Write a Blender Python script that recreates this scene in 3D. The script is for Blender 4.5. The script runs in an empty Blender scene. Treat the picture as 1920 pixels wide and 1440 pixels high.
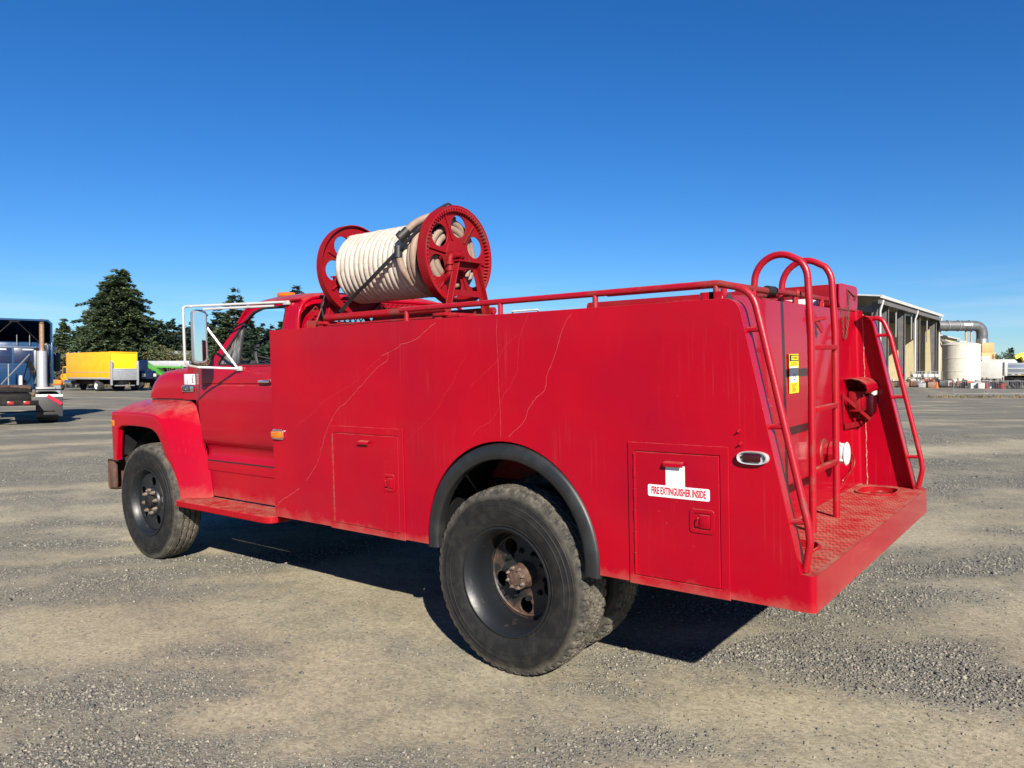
import bpy, bmesh, math, random
import numpy as np
from mathutils import Vector, Matrix, noise
random.seed(7); np.random.seed(7)
R = math.radians
S = bpy.context.scene
COL = S.collection
# ------------------------------------------------------------------ camera, world, sun, exposure
CAM = Vector((2.472, -4.542, 1.626)); YAW = 0.6649; PITCH = -math.atan(20/1423.8); FPX = 1423.8
cd = bpy.data.cameras.new('camera'); cam = bpy.data.objects.new('camera', cd); COL.objects.link(cam)
cam.location = CAM; cam.rotation_euler = (math.pi/2 + PITCH, 0, YAW)
cd.sensor_width = 36; cd.lens = 36*FPX/1920; cd.clip_start = .05; cd.clip_end = 20000
S.camera = cam
SUN = Vector((.673, -.555, .489)).normalized()
sl = bpy.data.lights.new('sun', 'SUN'); sl.energy = 5.0; sl.angle = R(.53); sl.color = (1, .93, .82)
so = bpy.data.objects.new('sun', sl); COL.objects.link(so)
so.rotation_euler = SUN.to_track_quat('Z', 'Y').to_euler(); so.location = (30, -25, 25)
wd = bpy.data.worlds.new('World'); S.world = wd; wd.use_nodes = True
nt = wd.node_tree; nt.nodes.clear()
wo = nt.nodes.new('ShaderNodeOutputWorld'); bg = nt.nodes.new('ShaderNodeBackground')
sky = nt.nodes.new('ShaderNodeTexSky'); sky.sky_type = 'NISHITA'; sky.sun_disc = False
sky.sun_elevation = math.asin(SUN.z); sky.sun_rotation = math.atan2(SUN.x, SUN.y)
sky.altitude = 60; sky.air_density = 1.0; sky.dust_density = .0; sky.ozone_density = 4.5
hs = nt.nodes.new('ShaderNodeHueSaturation'); hs.inputs['Saturation'].default_value = 1.25
# thin wisps low above the horizon, the same all round
tc = nt.nodes.new('ShaderNodeTexCoord'); sx = nt.nodes.new('ShaderNodeSeparateXYZ')
mp = nt.nodes.new('ShaderNodeMapping'); mp.inputs['Scale'].default_value = (2.2, 2.2, 26)
nz = nt.nodes.new('ShaderNodeTexNoise'); nz.inputs['Scale'].default_value = 2.1; nz.inputs['Detail'].default_value = 7; nz.inputs['Roughness'].default_value = .55
rmp = nt.nodes.new('ShaderNodeValToRGB'); rmp.color_ramp.elements[0].position = .46; rmp.color_ramp.elements[1].position = .72
band = nt.nodes.new('ShaderNodeValToRGB'); b = band.color_ramp
b.elements[0].position = 0; b.elements[0].color = (.8, .8, .8, 1); b.elements[1].position = .13; b.elements[1].color = (0, 0, 0, 1)
e = b.elements.new(.07); e.color = (.75, .75, .75, 1)
mul = nt.nodes.new('ShaderNodeMath'); mul.operation = 'MULTIPLY'
mul2 = nt.nodes.new('ShaderNodeMath'); mul2.operation = 'MULTIPLY'; mul2.inputs[1].default_value = .24
mx = nt.nodes.new('ShaderNodeMix'); mx.data_type = 'RGBA'; mx.inputs['B'].default_value = (8.6, 9.2, 10.0, 1)
L = nt.links.new
L(tc.outputs['Generated'], sx.inputs[0]); L(tc.outputs['Generated'], mp.inputs[0]); L(mp.outputs[0], nz.inputs[0])
L(nz.outputs[0], rmp.inputs[0]); L(sx.outputs[2], band.inputs[0]); L(rmp.outputs[0], mul.inputs[0]); L(band.outputs[0], mul.inputs[1])
L(mul.outputs[0], mul2.inputs[0]); L(mul2.outputs[0], mx.inputs['Factor'])
tint = nt.nodes.new('ShaderNodeVectorMath'); tint.operation = 'MULTIPLY'; tint.inputs[1].default_value = (.70, .93, 1.20)
L(sky.outputs[0], hs.inputs['Color']); L(hs.outputs[0], tint.inputs[0]); L(tint.outputs[0], mx.inputs['A']); L(mx.outputs['Result'], bg.inputs[0])
bg.inputs[1].default_value = .050; L(bg.outputs[0], wo.inputs[0])
S.view_settings.view_transform = 'Standard'; S.view_settings.look = 'None'
S.view_settings.exposure = 1.0; S.view_settings.gamma = 1; S.view_settings.use_curve_mapping = False
S.render.engine = 'CYCLES'

# ------------------------------------------------------------------ helpers
Q = Matrix(((1., -.001, -.007), (0, 1, -.029), (.007, .029, 1))).to_quaternion().to_matrix().to_4x4()   # the truck stands on ground that tilts a little

class MB:
    def __init__(s): s.v = []; s.f = []
    def add(s, v, f):
        o = len(s.v); s.v += [tuple(p) for p in v]; s.f += [tuple(i+o for i in q) for q in f]; return s
    def box(s, x0, x1, y0, y1, z0, z1, b=0, M=None, seg=2):
        bm = bmesh.new(); bmesh.ops.create_cube(bm, size=1)
        for p in bm.verts: p.co = Vector(((x0+x1)/2+p.co.x*(x1-x0), (y0+y1)/2+p.co.y*(y1-y0), (z0+z1)/2+p.co.z*(z1-z0)))
        if b: bmesh.ops.bevel(bm, geom=bm.edges[:], offset=b, segments=seg, profile=.5, affect='EDGES')
        return s.bm(bm, M)
    def bm(s, bm, M=None):
        bm.verts.index_update()
        v = [(M @ p.co if M else p.co.copy()) for p in bm.verts]; f = [[p.index for p in q.verts] for q in bm.faces]; bm.free()
        return s.add(v, f)
    def bar(s, p, q, w, h, b=0, up=(0, 0, 1)):            # a rectangular bar from p to q
        p, q = Vector(p), Vector(q); d = q-p; z = d.normalized(); x = Vector(up).cross(z)
        if x.length < 1e-4: x = Vector((1, 0, 0)).cross(z)
        x.normalize(); y = z.cross(x); M = Matrix((x, y, z)).transposed().to_4x4(); M.translation = p
        return s.box(-w/2, w/2, -h/2, h/2, 0, d.length, b, M, 1)
    def tube(s, pts, r, n=10, closed=False, cap=True, rr=None):
        P = [Vector(p) for p in pts]; m = len(P); rings = []; up = None
        for i in range(m):
            if closed: t = P[(i+1) % m]-P[i-1]
            else: t = P[min(i+1, m-1)]-P[max(i-1, 0)]
            t.normalize()
            if up is None: up = Vector((0, 0, 1)) if abs(t.z) < .9 else Vector((1, 0, 0))
            x = up.cross(t)
            if x.length < 1e-5: x = Vector((.3, 1, .2)).cross(t)
            x.normalize(); y = t.cross(x); up = y
            q = rr[i] if rr else r
            rings.append([P[i]+(x*math.cos(a)+y*math.sin(a))*q for a in [2*math.pi*k/n for k in range(n)]])
        v = [p for g in rings for p in g]; f = []
        for i in range(m if closed else m-1):
            j = (i+1) % m
            for k in range(n): f.append((i*n+k, i*n+(k+1) % n, j*n+(k+1) % n, j*n+k))
        if cap and not closed: f.append(tuple(range(n))[::-1]); f.append(tuple((m-1)*n+k for k in range(n)))
        return s.add(v, f)
    def cyl(s, p, q, r, r2=None, n=20): return s.tube([p, q], r, n, rr=[r, r if r2 is None else r2])
    def lathe(s, prof, n=48, axis='y', c=(0, 0, 0), rf=None, close=False):   # prof: (along, radius)
        v = []; f = []; m = len(prof)
        for k in range(n):
            a = 2*math.pi*k/n; ca, sa = math.cos(a), math.sin(a)
            for (t, r) in prof:
                q = rf(t, r, a) if rf else r
                if axis == 'y': v.append((c[0]+q*ca, c[1]+t, c[2]+q*sa))
                elif axis == 'x': v.append((c[0]+t, c[1]+q*ca, c[2]+q*sa))
                else: v.append((c[0]+q*ca, c[1]+q*sa, c[2]+t))
        for k in range(n):
            j = (k+1) % n
            for i in range(m if close else m-1): f.append((k*m+i, k*m+(i+1) % m, j*m+(i+1) % m, j*m+i))
        return s.add(v, f)
    def plate(s, outs, t, mapf, bevel=0):                  # filled outline with holes, thickness t, mapf(a,b,c)
        cu = bpy.data.curves.new('tmp', 'CURVE'); cu.dimensions = '2D'; cu.fill_mode = 'BOTH'; cu.extrude = t/2-bevel
        cu.bevel_depth = bevel; cu.bevel_resolution = 0
        for o in outs:
            sp = cu.splines.new('POLY'); sp.points.add(len(o)-1); sp.use_cyclic_u = True
            for p, (a, b_) in zip(sp.points, o): p.co = (a, b_, 0, 1)
        ob = bpy.data.objects.new('tmp', cu); COL.objects.link(ob)
        me = bpy.data.meshes.new_from_object(ob.evaluated_get(bpy.context.evaluated_depsgraph_get()))
        v = [mapf(p.co.x, p.co.y, p.co.z) for p in me.vertices]; f = [tuple(q.vertices) for q in me.polygons]
        bpy.data.objects.remove(ob); bpy.data.curves.remove(cu); bpy.data.meshes.remove(me)
        return s.add(v, f)
    def text(s, txt, size, mapf, ext=.0008, cx=1, align='CENTER', off=0):
        cu = bpy.data.curves.new('tmp', 'FONT'); cu.body = txt; cu.size = size; cu.extrude = ext; cu.align_x = align; cu.align_y = 'CENTER'; cu.resolution_u = 3; cu.offset = off
        ob = bpy.data.objects.new('tmp', cu); COL.objects.link(ob)
        me = bpy.data.meshes.new_from_object(ob.evaluated_get(bpy.context.evaluated_depsgraph_get()))
        v = [mapf(p.co.x*cx, p.co.y, p.co.z) for p in me.vertices]; f = [tuple(q.vertices) for q in me.polygons]
        bpy.data.objects.remove(ob); bpy.data.curves.remove(cu); bpy.data.meshes.remove(me)
        return s.add(v, f)
    def grid(s, P):                                        # rows of points
        m = len(P[0]); v = [p for row in P for p in row]; f = []
        for i in range(len(P)-1):
            for j in range(m-1): f.append((i*m+j, i*m+j+1, (i+1)*m+j+1, (i+1)*m+j))
        return s.add(v, f)
    def mesh(s, name, ang=32):
        me = bpy.data.meshes.new(name); me.from_pydata([tuple(p) for p in s.v], [], s.f); me.validate()
        bm = bmesh.new(); bm.from_mesh(me); bmesh.ops.recalc_face_normals(bm, faces=bm.faces); bm.to_mesh(me); bm.free()
        if ang:
            me.shade_smooth(); me.set_sharp_from_angle(angle=R(ang))
        return me
    def build(s, name, m, parent=None, ang=32):
        me = s.mesh(name, ang); me.materials.append(m)
        o = bpy.data.objects.new(name, me); COL.objects.link(o)
        if parent: o.parent = parent
        return o
    def mirror(s):
        s.v = [(p[0], -p[1], p[2]) for p in s.v]; return s

def fillet(pts, r, n=6, closed=False):
    P = [Vector(p) for p in pts]; out = []; m = len(P)
    for i in range(m):
        if not closed and i in (0, m-1): out.append(P[i]); continue
        a, b_, c = P[i-1], P[i], P[(i+1) % m]; u = (a-b_); w = (c-b_); lu, lw = u.length, w.length; u.normalize(); w.normalize()
        ang = u.angle(w)
        if ang > math.pi-.02: out.append(b_); continue
        d = min(r/math.tan(ang/2), lu*.49, lw*.49); p, q = b_+u*d, b_+w*d
        for k in range(n+1):
            t = k/n; out.append(p.lerp(b_, t).lerp(b_.lerp(q, t), t))
    return out
def spline(pts, n=8):
    P = [Vector(p) for p in pts]; P = [P[0]*2-P[1]]+P+[P[-1]*2-P[-2]]; out = []
    for i in range(1, len(P)-2):
        for k in range(n):
            t = k/n; a, b_, c, d = P[i-1], P[i], P[i+1], P[i+2]
            out.append(.5*((2*b_)+(c-a)*t+(2*a-5*b_+4*c-d)*t*t+(3*b_-a-3*c+d)*t**3))
    return out+[P[-2]]
def tag(o, label=None, cat=None, group=None, kind=None):
    if label: o['label'] = label
    if cat: o['category'] = cat
    if group: o['group'] = group
    if kind: o['kind'] = kind
    return o
def thing(name, label, cat, loc=(0, 0, 0), rz=0, group=None):
    o = bpy.data.objects.new(name, None); COL.objects.link(o); o.location = loc; o.rotation_euler = (0, 0, rz); o.empty_display_size = .3
    return tag(o, label, cat, group)
def copy_tree(o, parent=None):
    c = o.copy(); COL.objects.link(c); c.parent = parent
    for ch in list(o.children): copy_tree(ch, c)
    return c
RH = Vector((math.cos(YAW), math.sin(YAW), 0)); FH = Vector((-math.sin(YAW), math.cos(YAW), 0))
def at(u, d, z=0):                                         # photo column u, d metres ahead, standing on the level ground
    p = CAM+FH*d+RH*((u-960)/FPX*d); return Vector((p.x, p.y, z))

# ------------------------------------------------------------------ materials
def mat(name, col, rough=.5, metal=0, coat=0, spec=.5, emis=None):
    m = bpy.data.materials.new(name); m.use_nodes = True; p = m.node_tree.nodes['Principled BSDF']
    p.inputs['Base Color'].default_value = (*col, 1); p.inputs['Roughness'].default_value = rough; p.inputs['Metallic'].default_value = metal
    p.inputs['Coat Weight'].default_value = coat; p.inputs['Specular IOR Level'].default_value = spec
    return m
def N(m, t, **kw):
    n = m.node_tree.nodes.new(t)
    for k, v in kw.items():
        if k in n.inputs: n.inputs[k].default_value = v
        else: setattr(n, k, v)
    return n
def LK(m, a, b): m.node_tree.links.new(a, b)
def nodecol(m): return m.node_tree.nodes['Principled BSDF']
def grunge(name, col, col2, scale=6, lo=.45, hi=.65, rough=.5, rough2=.7, metal=0, coat=0, bump=0, bscale=None, detail=8, stretch=(1, 1, 1), up=None, upc=(.32, .26, .19)):
    """two colours mixed by noise; optional settled dust on faces that look up"""
    m = mat(name, col, rough, metal, coat); p = nodecol(m)
    t = N(m, 'ShaderNodeTexCoord'); g = N(m, 'ShaderNodeMapping'); g.inputs['Scale'].default_value = stretch
    LK(m, t.outputs['Object'], g.inputs[0])
    n = N(m, 'ShaderNodeTexNoise', Scale=scale, Detail=detail, Roughness=.62); LK(m, g.outputs[0], n.inputs[0])
    r = N(m, 'ShaderNodeMapRange'); r.inputs[1].default_value = lo; r.inputs[2].default_value = hi; LK(m, n.outputs[0], r.inputs[0])
    x = N(m, 'ShaderNodeMix', data_type='RGBA'); x.inputs['A'].default_value = (*col, 1); x.inputs['B'].default_value = (*col2, 1)
    LK(m, r.outputs[0], x.inputs['Factor']); out = x.outputs['Result']; fac = r.outputs[0]
    if up:
        ge = N(m, 'ShaderNodeNewGeometry'); se = N(m, 'ShaderNodeSeparateXYZ'); LK(m, ge.outputs['Normal'], se.inputs[0])
        n2 = N(m, 'ShaderNodeTexNoise', Scale=scale*2.3, Detail=6); LK(m, g.outputs[0], n2.inputs[0])
        a = N(m, 'ShaderNodeMapRange'); a.inputs[1].default_value = .55; a.inputs[2].default_value = 1; a.inputs[4].default_value = up; LK(m, se.outputs[2], a.inputs[0])
        c = N(m, 'ShaderNodeMapRange'); c.inputs[1].default_value = .3; c.inputs[2].default_value = .62; LK(m, n2.outputs[0], c.inputs[0])
        k = N(m, 'ShaderNodeMath', operation='MULTIPLY'); LK(m, a.outputs[0], k.inputs[0]); LK(m, c.outputs[0], k.inputs[1])
        y = N(m, 'ShaderNodeMix', data_type='RGBA'); y.inputs['B'].default_value = (*upc, 1); LK(m, k.outputs[0], y.inputs['Factor']); LK(m, out, y.inputs['A']); out = y.outputs['Result']
        mxn = N(m, 'ShaderNodeMath', operation='MAXIMUM'); LK(m, k.outputs[0], mxn.inputs[0]); LK(m, fac, mxn.inputs[1]); fac = mxn.outputs[0]
    LK(m, out, p.inputs['Base Color'])
    q = N(m, 'ShaderNodeMapRange'); q.inputs[3].default_value = rough; q.inputs[4].default_value = rough2; LK(m, fac, q.inputs[0]); LK(m, q.outputs[0], p.inputs['Roughness'])
    if bump:
        nb = N(m, 'ShaderNodeTexNoise', Scale=bscale or scale*4, Detail=5); LK(m, t.outputs['Object'], nb.inputs[0])
        bn = N(m, 'ShaderNodeBump', Strength=bump, Distance=.01); LK(m, nb.outputs[0], bn.inputs['Height']); LK(m, bn.outputs[0], p.inputs['Normal'])
    return m
def paint(name, red, dust=.13, rough=.36, wave=.6, coat=.6, low=.45, up=.5):
    """old truck enamel: slight waves in the sheet, fade, streaks of dust, a dusty hem, dust on top"""
    m = mat(name, red, rough, 0, coat); p = nodecol(m); p.inputs['Coat Roughness'].default_value = .07; p.inputs['Coat IOR'].default_value = 1.30; p.inputs['Specular IOR Level'].default_value = .12
    t = N(m, 'ShaderNodeTexCoord'); ob = t.outputs['Object']
    n1 = N(m, 'ShaderNodeTexNoise', Scale=1.7, Detail=5); LK(m, ob, n1.inputs[0])
    fade = N(m, 'ShaderNodeMix', data_type='RGBA'); fade.inputs['A'].default_value = (*red, 1)
    fade.inputs['B'].default_value = (red[0]*.84, red[1]*1.6+.0002, red[2]*1.2+.0004, 1)
    f1 = N(m, 'ShaderNodeMapRange'); f1.inputs[1].default_value = .38; f1.inputs[2].default_value = .68; LK(m, n1.outputs[0], f1.inputs[0]); LK(m, f1.outputs[0], fade.inputs['Factor'])
    g = N(m, 'ShaderNodeMapping'); g.inputs['Scale'].default_value = (75, 75, 2.0); LK(m, ob, g.inputs[0])
    n2 = N(m, 'ShaderNodeTexNoise', Scale=1.0, Detail=6, Roughness=.6); LK(m, g.outputs[0], n2.inputs[0])
    n3 = N(m, 'ShaderNodeTexNoise', Scale=2.6, Detail=4); LK(m, ob, n3.inputs[0])
    s1 = N(m, 'ShaderNodeMapRange'); s1.inputs[1].default_value = .56; s1.inputs[2].default_value = .8; LK(m, n2.outputs[0], s1.inputs[0])
    s2 = N(m, 'ShaderNodeMapRange'); s2.inputs[1].default_value = .46; s2.inputs[2].default_value = .7; LK(m, n3.outputs[0], s2.inputs[0])
    st = N(m, 'ShaderNodeMath', operation='MULTIPLY'); LK(m, s1.outputs[0], st.inputs[0]); LK(m, s2.outputs[0], st.inputs[1])
    st2 = N(m, 'ShaderNodeMath', operation='MULTIPLY'); LK(m, st.outputs[0], st2.inputs[0]); st2.inputs[1].default_value = dust*.8
    se = N(m, 'ShaderNodeSeparateXYZ'); LK(m, ob, se.inputs[0])                 # road dirt along the bottom edge
    n4 = N(m, 'ShaderNodeTexNoise', Scale=9, Detail=8, Roughness=.7); LK(m, ob, n4.inputs[0])
    zz = N(m, 'ShaderNodeMath', operation='MULTIPLY_ADD'); LK(m, n4.outputs[0], zz.inputs[0]); zz.inputs[1].default_value = -.22; LK(m, se.outputs[2], zz.inputs[2])
    hem = N(m, 'ShaderNodeMapRange'); hem.inputs[1].default_value = .585; hem.inputs[2].default_value = .50; hem.inputs[3].default_value = 0; hem.inputs[4].default_value = .5*low; LK(m, zz.outputs[0], hem.inputs[0])
    ge = N(m, 'ShaderNodeNewGeometry'); sn = N(m, 'ShaderNodeSeparateXYZ'); LK(m, ge.outputs['Normal'], sn.inputs[0])
    u1 = N(m, 'ShaderNodeMapRange'); u1.inputs[1].default_value = .5; u1.inputs[2].default_value = 1; u1.inputs[4].default_value = up; LK(m, sn.outputs[2], u1.inputs[0])
    u2 = N(m, 'ShaderNodeMapRange'); u2.inputs[1].default_value = .34; u2.inputs[2].default_value = .62; LK(m, n4.outputs[0], u2.inputs[0])
    u3 = N(m, 'ShaderNodeMath', operation='MULTIPLY'); LK(m, u1.outputs[0], u3.inputs[0]); LK(m, u2.outputs[0], u3.inputs[1])
    a1 = N(m, 'ShaderNodeMath', operation='MAXIMUM'); LK(m, st2.outputs[0], a1.inputs[0]); LK(m, hem.outputs[0], a1.inputs[1])
    a2 = N(m, 'ShaderNodeMath', operation='MAXIMUM'); LK(m, a1.outputs[0], a2.inputs[0]); LK(m, u3.outputs[0], a2.inputs[1])
    x = N(m, 'ShaderNodeMix', data_type='RGBA'); x.inputs['B'].default_value = (.34, .25, .17, 1); LK(m, fade.outputs['Result'], x.inputs['A']); LK(m, a2.outputs[0], x.inputs['Factor'])
    # tiny chips
    n5 = N(m, 'ShaderNodeTexNoise', Scale=75, Detail=2); LK(m, ob, n5.inputs[0])
    c1 = N(m, 'ShaderNodeMapRange'); c1.inputs[1].default_value = .765; c1.inputs[2].default_value = .80; c1.inputs[4].default_value = .45; LK(m, n5.outputs[0], c1.inputs[0])
    y = N(m, 'ShaderNodeMix', data_type='RGBA'); y.inputs['B'].default_value = (.55, .16, .13, 1); LK(m, x.outputs['Result'], y.inputs['A']); LK(m, c1.outputs[0], y.inputs['Factor'])
    LK(m, y.outputs['Result'], p.inputs['Base Color'])
    rr = N(m, 'ShaderNodeMapRange'); rr.inputs[3].default_value = rough; rr.inputs[4].default_value = .75; LK(m, a2.outputs[0], rr.inputs[0])
    rn = N(m, 'ShaderNodeMath', operation='MULTIPLY_ADD'); LK(m, n4.outputs[0], rn.inputs[0]); rn.inputs[1].default_value = .14; LK(m, rr.outputs[0], rn.inputs[2]); LK(m, rn.outputs[0], p.inputs['Roughness'])
    cw = N(m, 'ShaderNodeMapRange'); cw.inputs[2].default_value = .4; cw.inputs[3].default_value = coat; cw.inputs[4].default_value = 0; LK(m, a2.outputs[0], cw.inputs[0]); LK(m, cw.outputs[0], p.inputs['Coat Weight'])
    nb = N(m, 'ShaderNodeTexNoise', Scale=2.2, Detail=2.5, Roughness=.35); LK(m, ob, nb.inputs[0])
    b1 = N(m, 'ShaderNodeBump', Strength=wave, Distance=.03); LK(m, nb.outputs[0], b1.inputs['Height'])
    nc = N(m, 'ShaderNodeTexNoise', Scale=160, Detail=2); LK(m, ob, nc.inputs[0])
    b2 = N(m, 'ShaderNodeBump', Strength=.05, Distance=.002); LK(m, nc.outputs[0], b2.inputs['Height']); LK(m, b1.outputs[0], b2.inputs['Normal']); LK(m, b2.outputs[0], p.inputs['Normal'])
    return m
RED = (.318, .0000, .0090)
RED2 = (.29, .0004, .0085)
M = {}
M['red'] = paint('red body enamel', RED)
M['rearred'] = paint('red tail enamel', RED, dust=.02, rough=.34, wave=.10, coat=.75, low=.30, up=.4)
M['cabred'] = paint('red cab enamel', RED, dust=.08, rough=.32, wave=.10, coat=.6, low=.35, up=.35)
M['railred'] = grunge('worn red rail enamel', RED2, (.15, .03, .02), 6, .54, .72, .38, .75, coat=.15, bump=.06, bscale=90, up=.25)
M['stepred'] = paint('red tread enamel', (.30, .003, .008), dust=.2, rough=.5, wave=0, coat=0, low=0, up=.50)
M['rustred'] = grunge('rusting red steel', (.26, .003, .007), (.11, .030, .018), 7, .46, .66, .42, .8, bump=.2)
M['reelred'] = grunge('dull red reel enamel', (.20, .0016, .006), (.11, .014, .010), 9, .5, .75, .58, .8, coat=0, bump=.08); nodecol(M['reelred']).inputs['Specular IOR Level'].default_value = .25
M['weld'] = grunge('pale weld bead', (.34, .012, .012), (.42, .26, .17), 60, .4, .6, .6, .8)
M['scratch'] = mat('scraped paint', (.37, .05, .048), .7)
M['scratch2'] = mat('faint scraped paint', (.38, .012, .02), .6)
def tyremat(name, c1, c2, c3, lo, r0, r1):
    m = grunge(name, c1, c2, 16, lo, .78, .66, .88, bump=.10, bscale=80); p = nodecol(m); p.inputs['Specular IOR Level'].default_value = .22
    t = N(m, 'ShaderNodeTexCoord'); g = N(m, 'ShaderNodeVectorMath', operation='MULTIPLY'); g.inputs[1].default_value = (1, 0, 1); LK(m, t.outputs['Object'], g.inputs[0])
    le = N(m, 'ShaderNodeVectorMath', operation='LENGTH'); LK(m, g.outputs[0], le.inputs[0])
    n = N(m, 'ShaderNodeTexNoise', Scale=7, Detail=9, Roughness=.7); LK(m, t.outputs['Object'], n.inputs[0])
    a = N(m, 'ShaderNodeMath', operation='MULTIPLY_ADD'); LK(m, n.outputs[0], a.inputs[0]); a.inputs[1].default_value = .085; LK(m, le.outputs['Value'], a.inputs[2])
    f = N(m, 'ShaderNodeMapRange'); f.inputs[1].default_value = r0; f.inputs[2].default_value = r1; f.inputs[4].default_value = .8; LK(m, a.outputs[0], f.inputs[0])
    x = N(m, 'ShaderNodeMix', data_type='RGBA'); x.inputs['B'].default_value = (*c3, 1); old = p.inputs['Base Color'].links[0].from_socket; LK(m, old, x.inputs['A']); LK(m, f.outputs[0], x.inputs['Factor']); LK(m, x.outputs['Result'], p.inputs['Base Color'])
    return m
M['rubber'] = tyremat('tyre rubber', (.0105, .0105, .011), (.026, .024, .021), (.13, .112, .084), .42, .505, .56)
M['tread'] = tyremat('dusty tyre tread', (.032, .031, .028), (.13, .115, .09), (.18, .157, .12), .40, .555, .60)
M['flare'] = grunge('black rubber fender', (.011, .0115, .0125), (.024, .024, .024), 7, .5, .8, .45, .6)
M['black'] = grunge('black chassis paint', (.009, .009, .010), (.030, .025, .02), 5, .5, .75, .6, .85); nodecol(M['black']).inputs['Specular IOR Level'].default_value = .12
M['rim'] = grunge('black wheel paint', (.008, .0095, .012), (.07, .055, .04), 14, .60, .85, .42, .7, bump=.06)
M['rimrust'] = grunge('rusty wheel face', (.014, .014, .015), (.13, .065, .036), 10, .50, .74, .5, .85, bump=.1)
M['rust'] = grunge('rusty steel', (.10, .048, .03), (.065, .034, .024), 14, .4, .6, .75, .9, bump=.3)
M['steel'] = grunge('galvanised steel', (.55, .56, .57), (.42, .42, .42), 6, .4, .7, .3, .45, metal=.9)
M['chrome'] = mat('worn chrome', (.78, .79, .8), .16, 1)
M['alu'] = grunge('white painted tube', (.50, .50, .50), (.36, .35, .33), 18, .55, .75, .25, .5, metal=.3)
M['white'] = grunge('white enamel', (.56, .55, .52), (.42, .39, .33), 12, .5, .75, .4, .6)
M['decal'] = mat('white decal', (.66, .66, .65), .35)
M['decalred'] = mat('red print', (.42, .006, .03), .4)
M['yellowlabel'] = mat('yellow label', (.86, .68, .01), .4)
M['ink'] = mat('black print', (.015, .015, .015), .45)
M['amber'] = mat('amber lens', (.52, .13, .004), .12, coat=.5)
M['redlens'] = mat('dark red lens', (.035, .002, .005), .2, coat=.2)
M['hose'] = grunge('cream hose jacket', (.42, .375, .32), (.30, .245, .20), 14, .45, .7, .6, .8, bump=.1)
M['hosedirty'] = grunge('dusty pink hose jacket', (.25, .18, .14), (.19, .125, .095), 12, .4, .7, .65, .85, bump=.12)
M['strap'] = mat('black rubber strap', (.012, .012, .013), .55)
M['interior'] = mat('dark vinyl', (.03, .028, .03), .6)
M['dark'] = mat('dark recess', (.008, .008, .008), .9)
M['hub'] = grunge('greasy rusty hub', (.060, .030, .022), (.095, .06, .042), 30, .4, .6, .6, .8, bump=.2)
M['nut'] = grunge('dull lug nut', (.30, .26, .22), (.14, .09, .06), 60, .4, .6, .45, .7, metal=.4)
def glass(name, tint=(.86, .93, .94), dirt=0):
    m = bpy.data.materials.new(name); m.use_nodes = True; t = m.node_tree; t.nodes.clear()
    o = t.nodes.new('ShaderNodeOutputMaterial'); tr = t.nodes.new('ShaderNodeBsdfTransparent'); tr.inputs[0].default_value = (*tint, 1)
    gl = t.nodes.new('ShaderNodeBsdfGlossy'); gl.inputs['Roughness'].default_value = .02
    fr = t.nodes.new('ShaderNodeFresnel'); ge = t.nodes.new('ShaderNodeNewGeometry'); io = t.nodes.new('ShaderNodeMapRange'); io.inputs[3].default_value = 1.5; io.inputs[4].default_value = 1/1.5; t.links.new(ge.outputs['Backfacing'], io.inputs[0]); t.links.new(io.outputs[0], fr.inputs[0]); a = t.nodes.new('ShaderNodeMixShader')
    t.links.new(fr.outputs[0], a.inputs[0]); t.links.new(tr.outputs[0], a.inputs[1]); t.links.new(gl.outputs[0], a.inputs[2])
    if dirt:
        df = t.nodes.new('ShaderNodeBsdfDiffuse'); df.inputs[0].default_value = (.32, .31, .29, 1)
        c = t.nodes.new('ShaderNodeTexCoord'); g = t.nodes.new('ShaderNodeMapping'); g.inputs['Scale'].default_value = (40, 40, 5); n = t.nodes.new('ShaderNodeTexNoise'); n.inputs['Scale'].default_value = 1; n.inputs['Detail'].default_value = 6
        r = t.nodes.new('ShaderNodeMapRange'); r.inputs[1].default_value = .35; r.inputs[2].default_value = .75; r.inputs[4].default_value = dirt
        b2 = t.nodes.new('ShaderNodeMixShader'); t.links.new(c.outputs['Object'], g.inputs[0]); t.links.new(g.outputs[0], n.inputs[0]); t.links.new(n.outputs[0], r.inputs[0]); t.links.new(r.outputs[0], b2.inputs[0]); t.links.new(a.outputs[0], b2.inputs[1]); t.links.new(df.outputs[0], b2.inputs[2]); a = b2
    t.links.new(a.outputs[0], o.inputs[0]); return m
M['glass'] = glass('window glass'); M['dirtyglass'] = glass('crazed vent glass', (.6, .62, .6), .75)
M['mirror'] = mat('mirror', (.85, .87, .88), .03, 1)
# ------------------------------------------------------------------ ground
def sstep(a, b_, x):
    t = min(1, max(0, (x-a)/(b_-a))); return t*t*(3-2*t)
SD = Vector((math.cos(YAW+.10), math.sin(YAW+.10)))         # the lot was graded and driven along this direction
def gmask(x, y):
    a = x*SD.x+y*SD.y; b_ = -x*SD.y+y*SD.x; tr = 0
    for c_, k_ in ((-1.9, .018), (-.1, .018), (2.6, -.05), (4.4, -.05), (7.5, .03), (9.2, .03)):      # wheel tracks worn into the loose gravel
        q_ = (b_+2.2-c_-k_*a-.12*noise.noise((a*.25, c_, 1)))/.20
        if abs(q_) < 3: tr += math.exp(-q_*q_)*.20
    w = noise.noise((a*.35, b_*.35, 3.1))*.5
    v = -tr+noise.fractal((a*.30+5, (b_+w)*.95, .3), .9, 2.1, 3)*.9 + noise.fractal((a*1.3, b_*2.6, 7.7), .9, 2.1, 2)*.38
    return min(1, max(0, .54+v*.78+.20*sstep(6, 26, math.hypot(x-1, y+3))))
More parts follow.
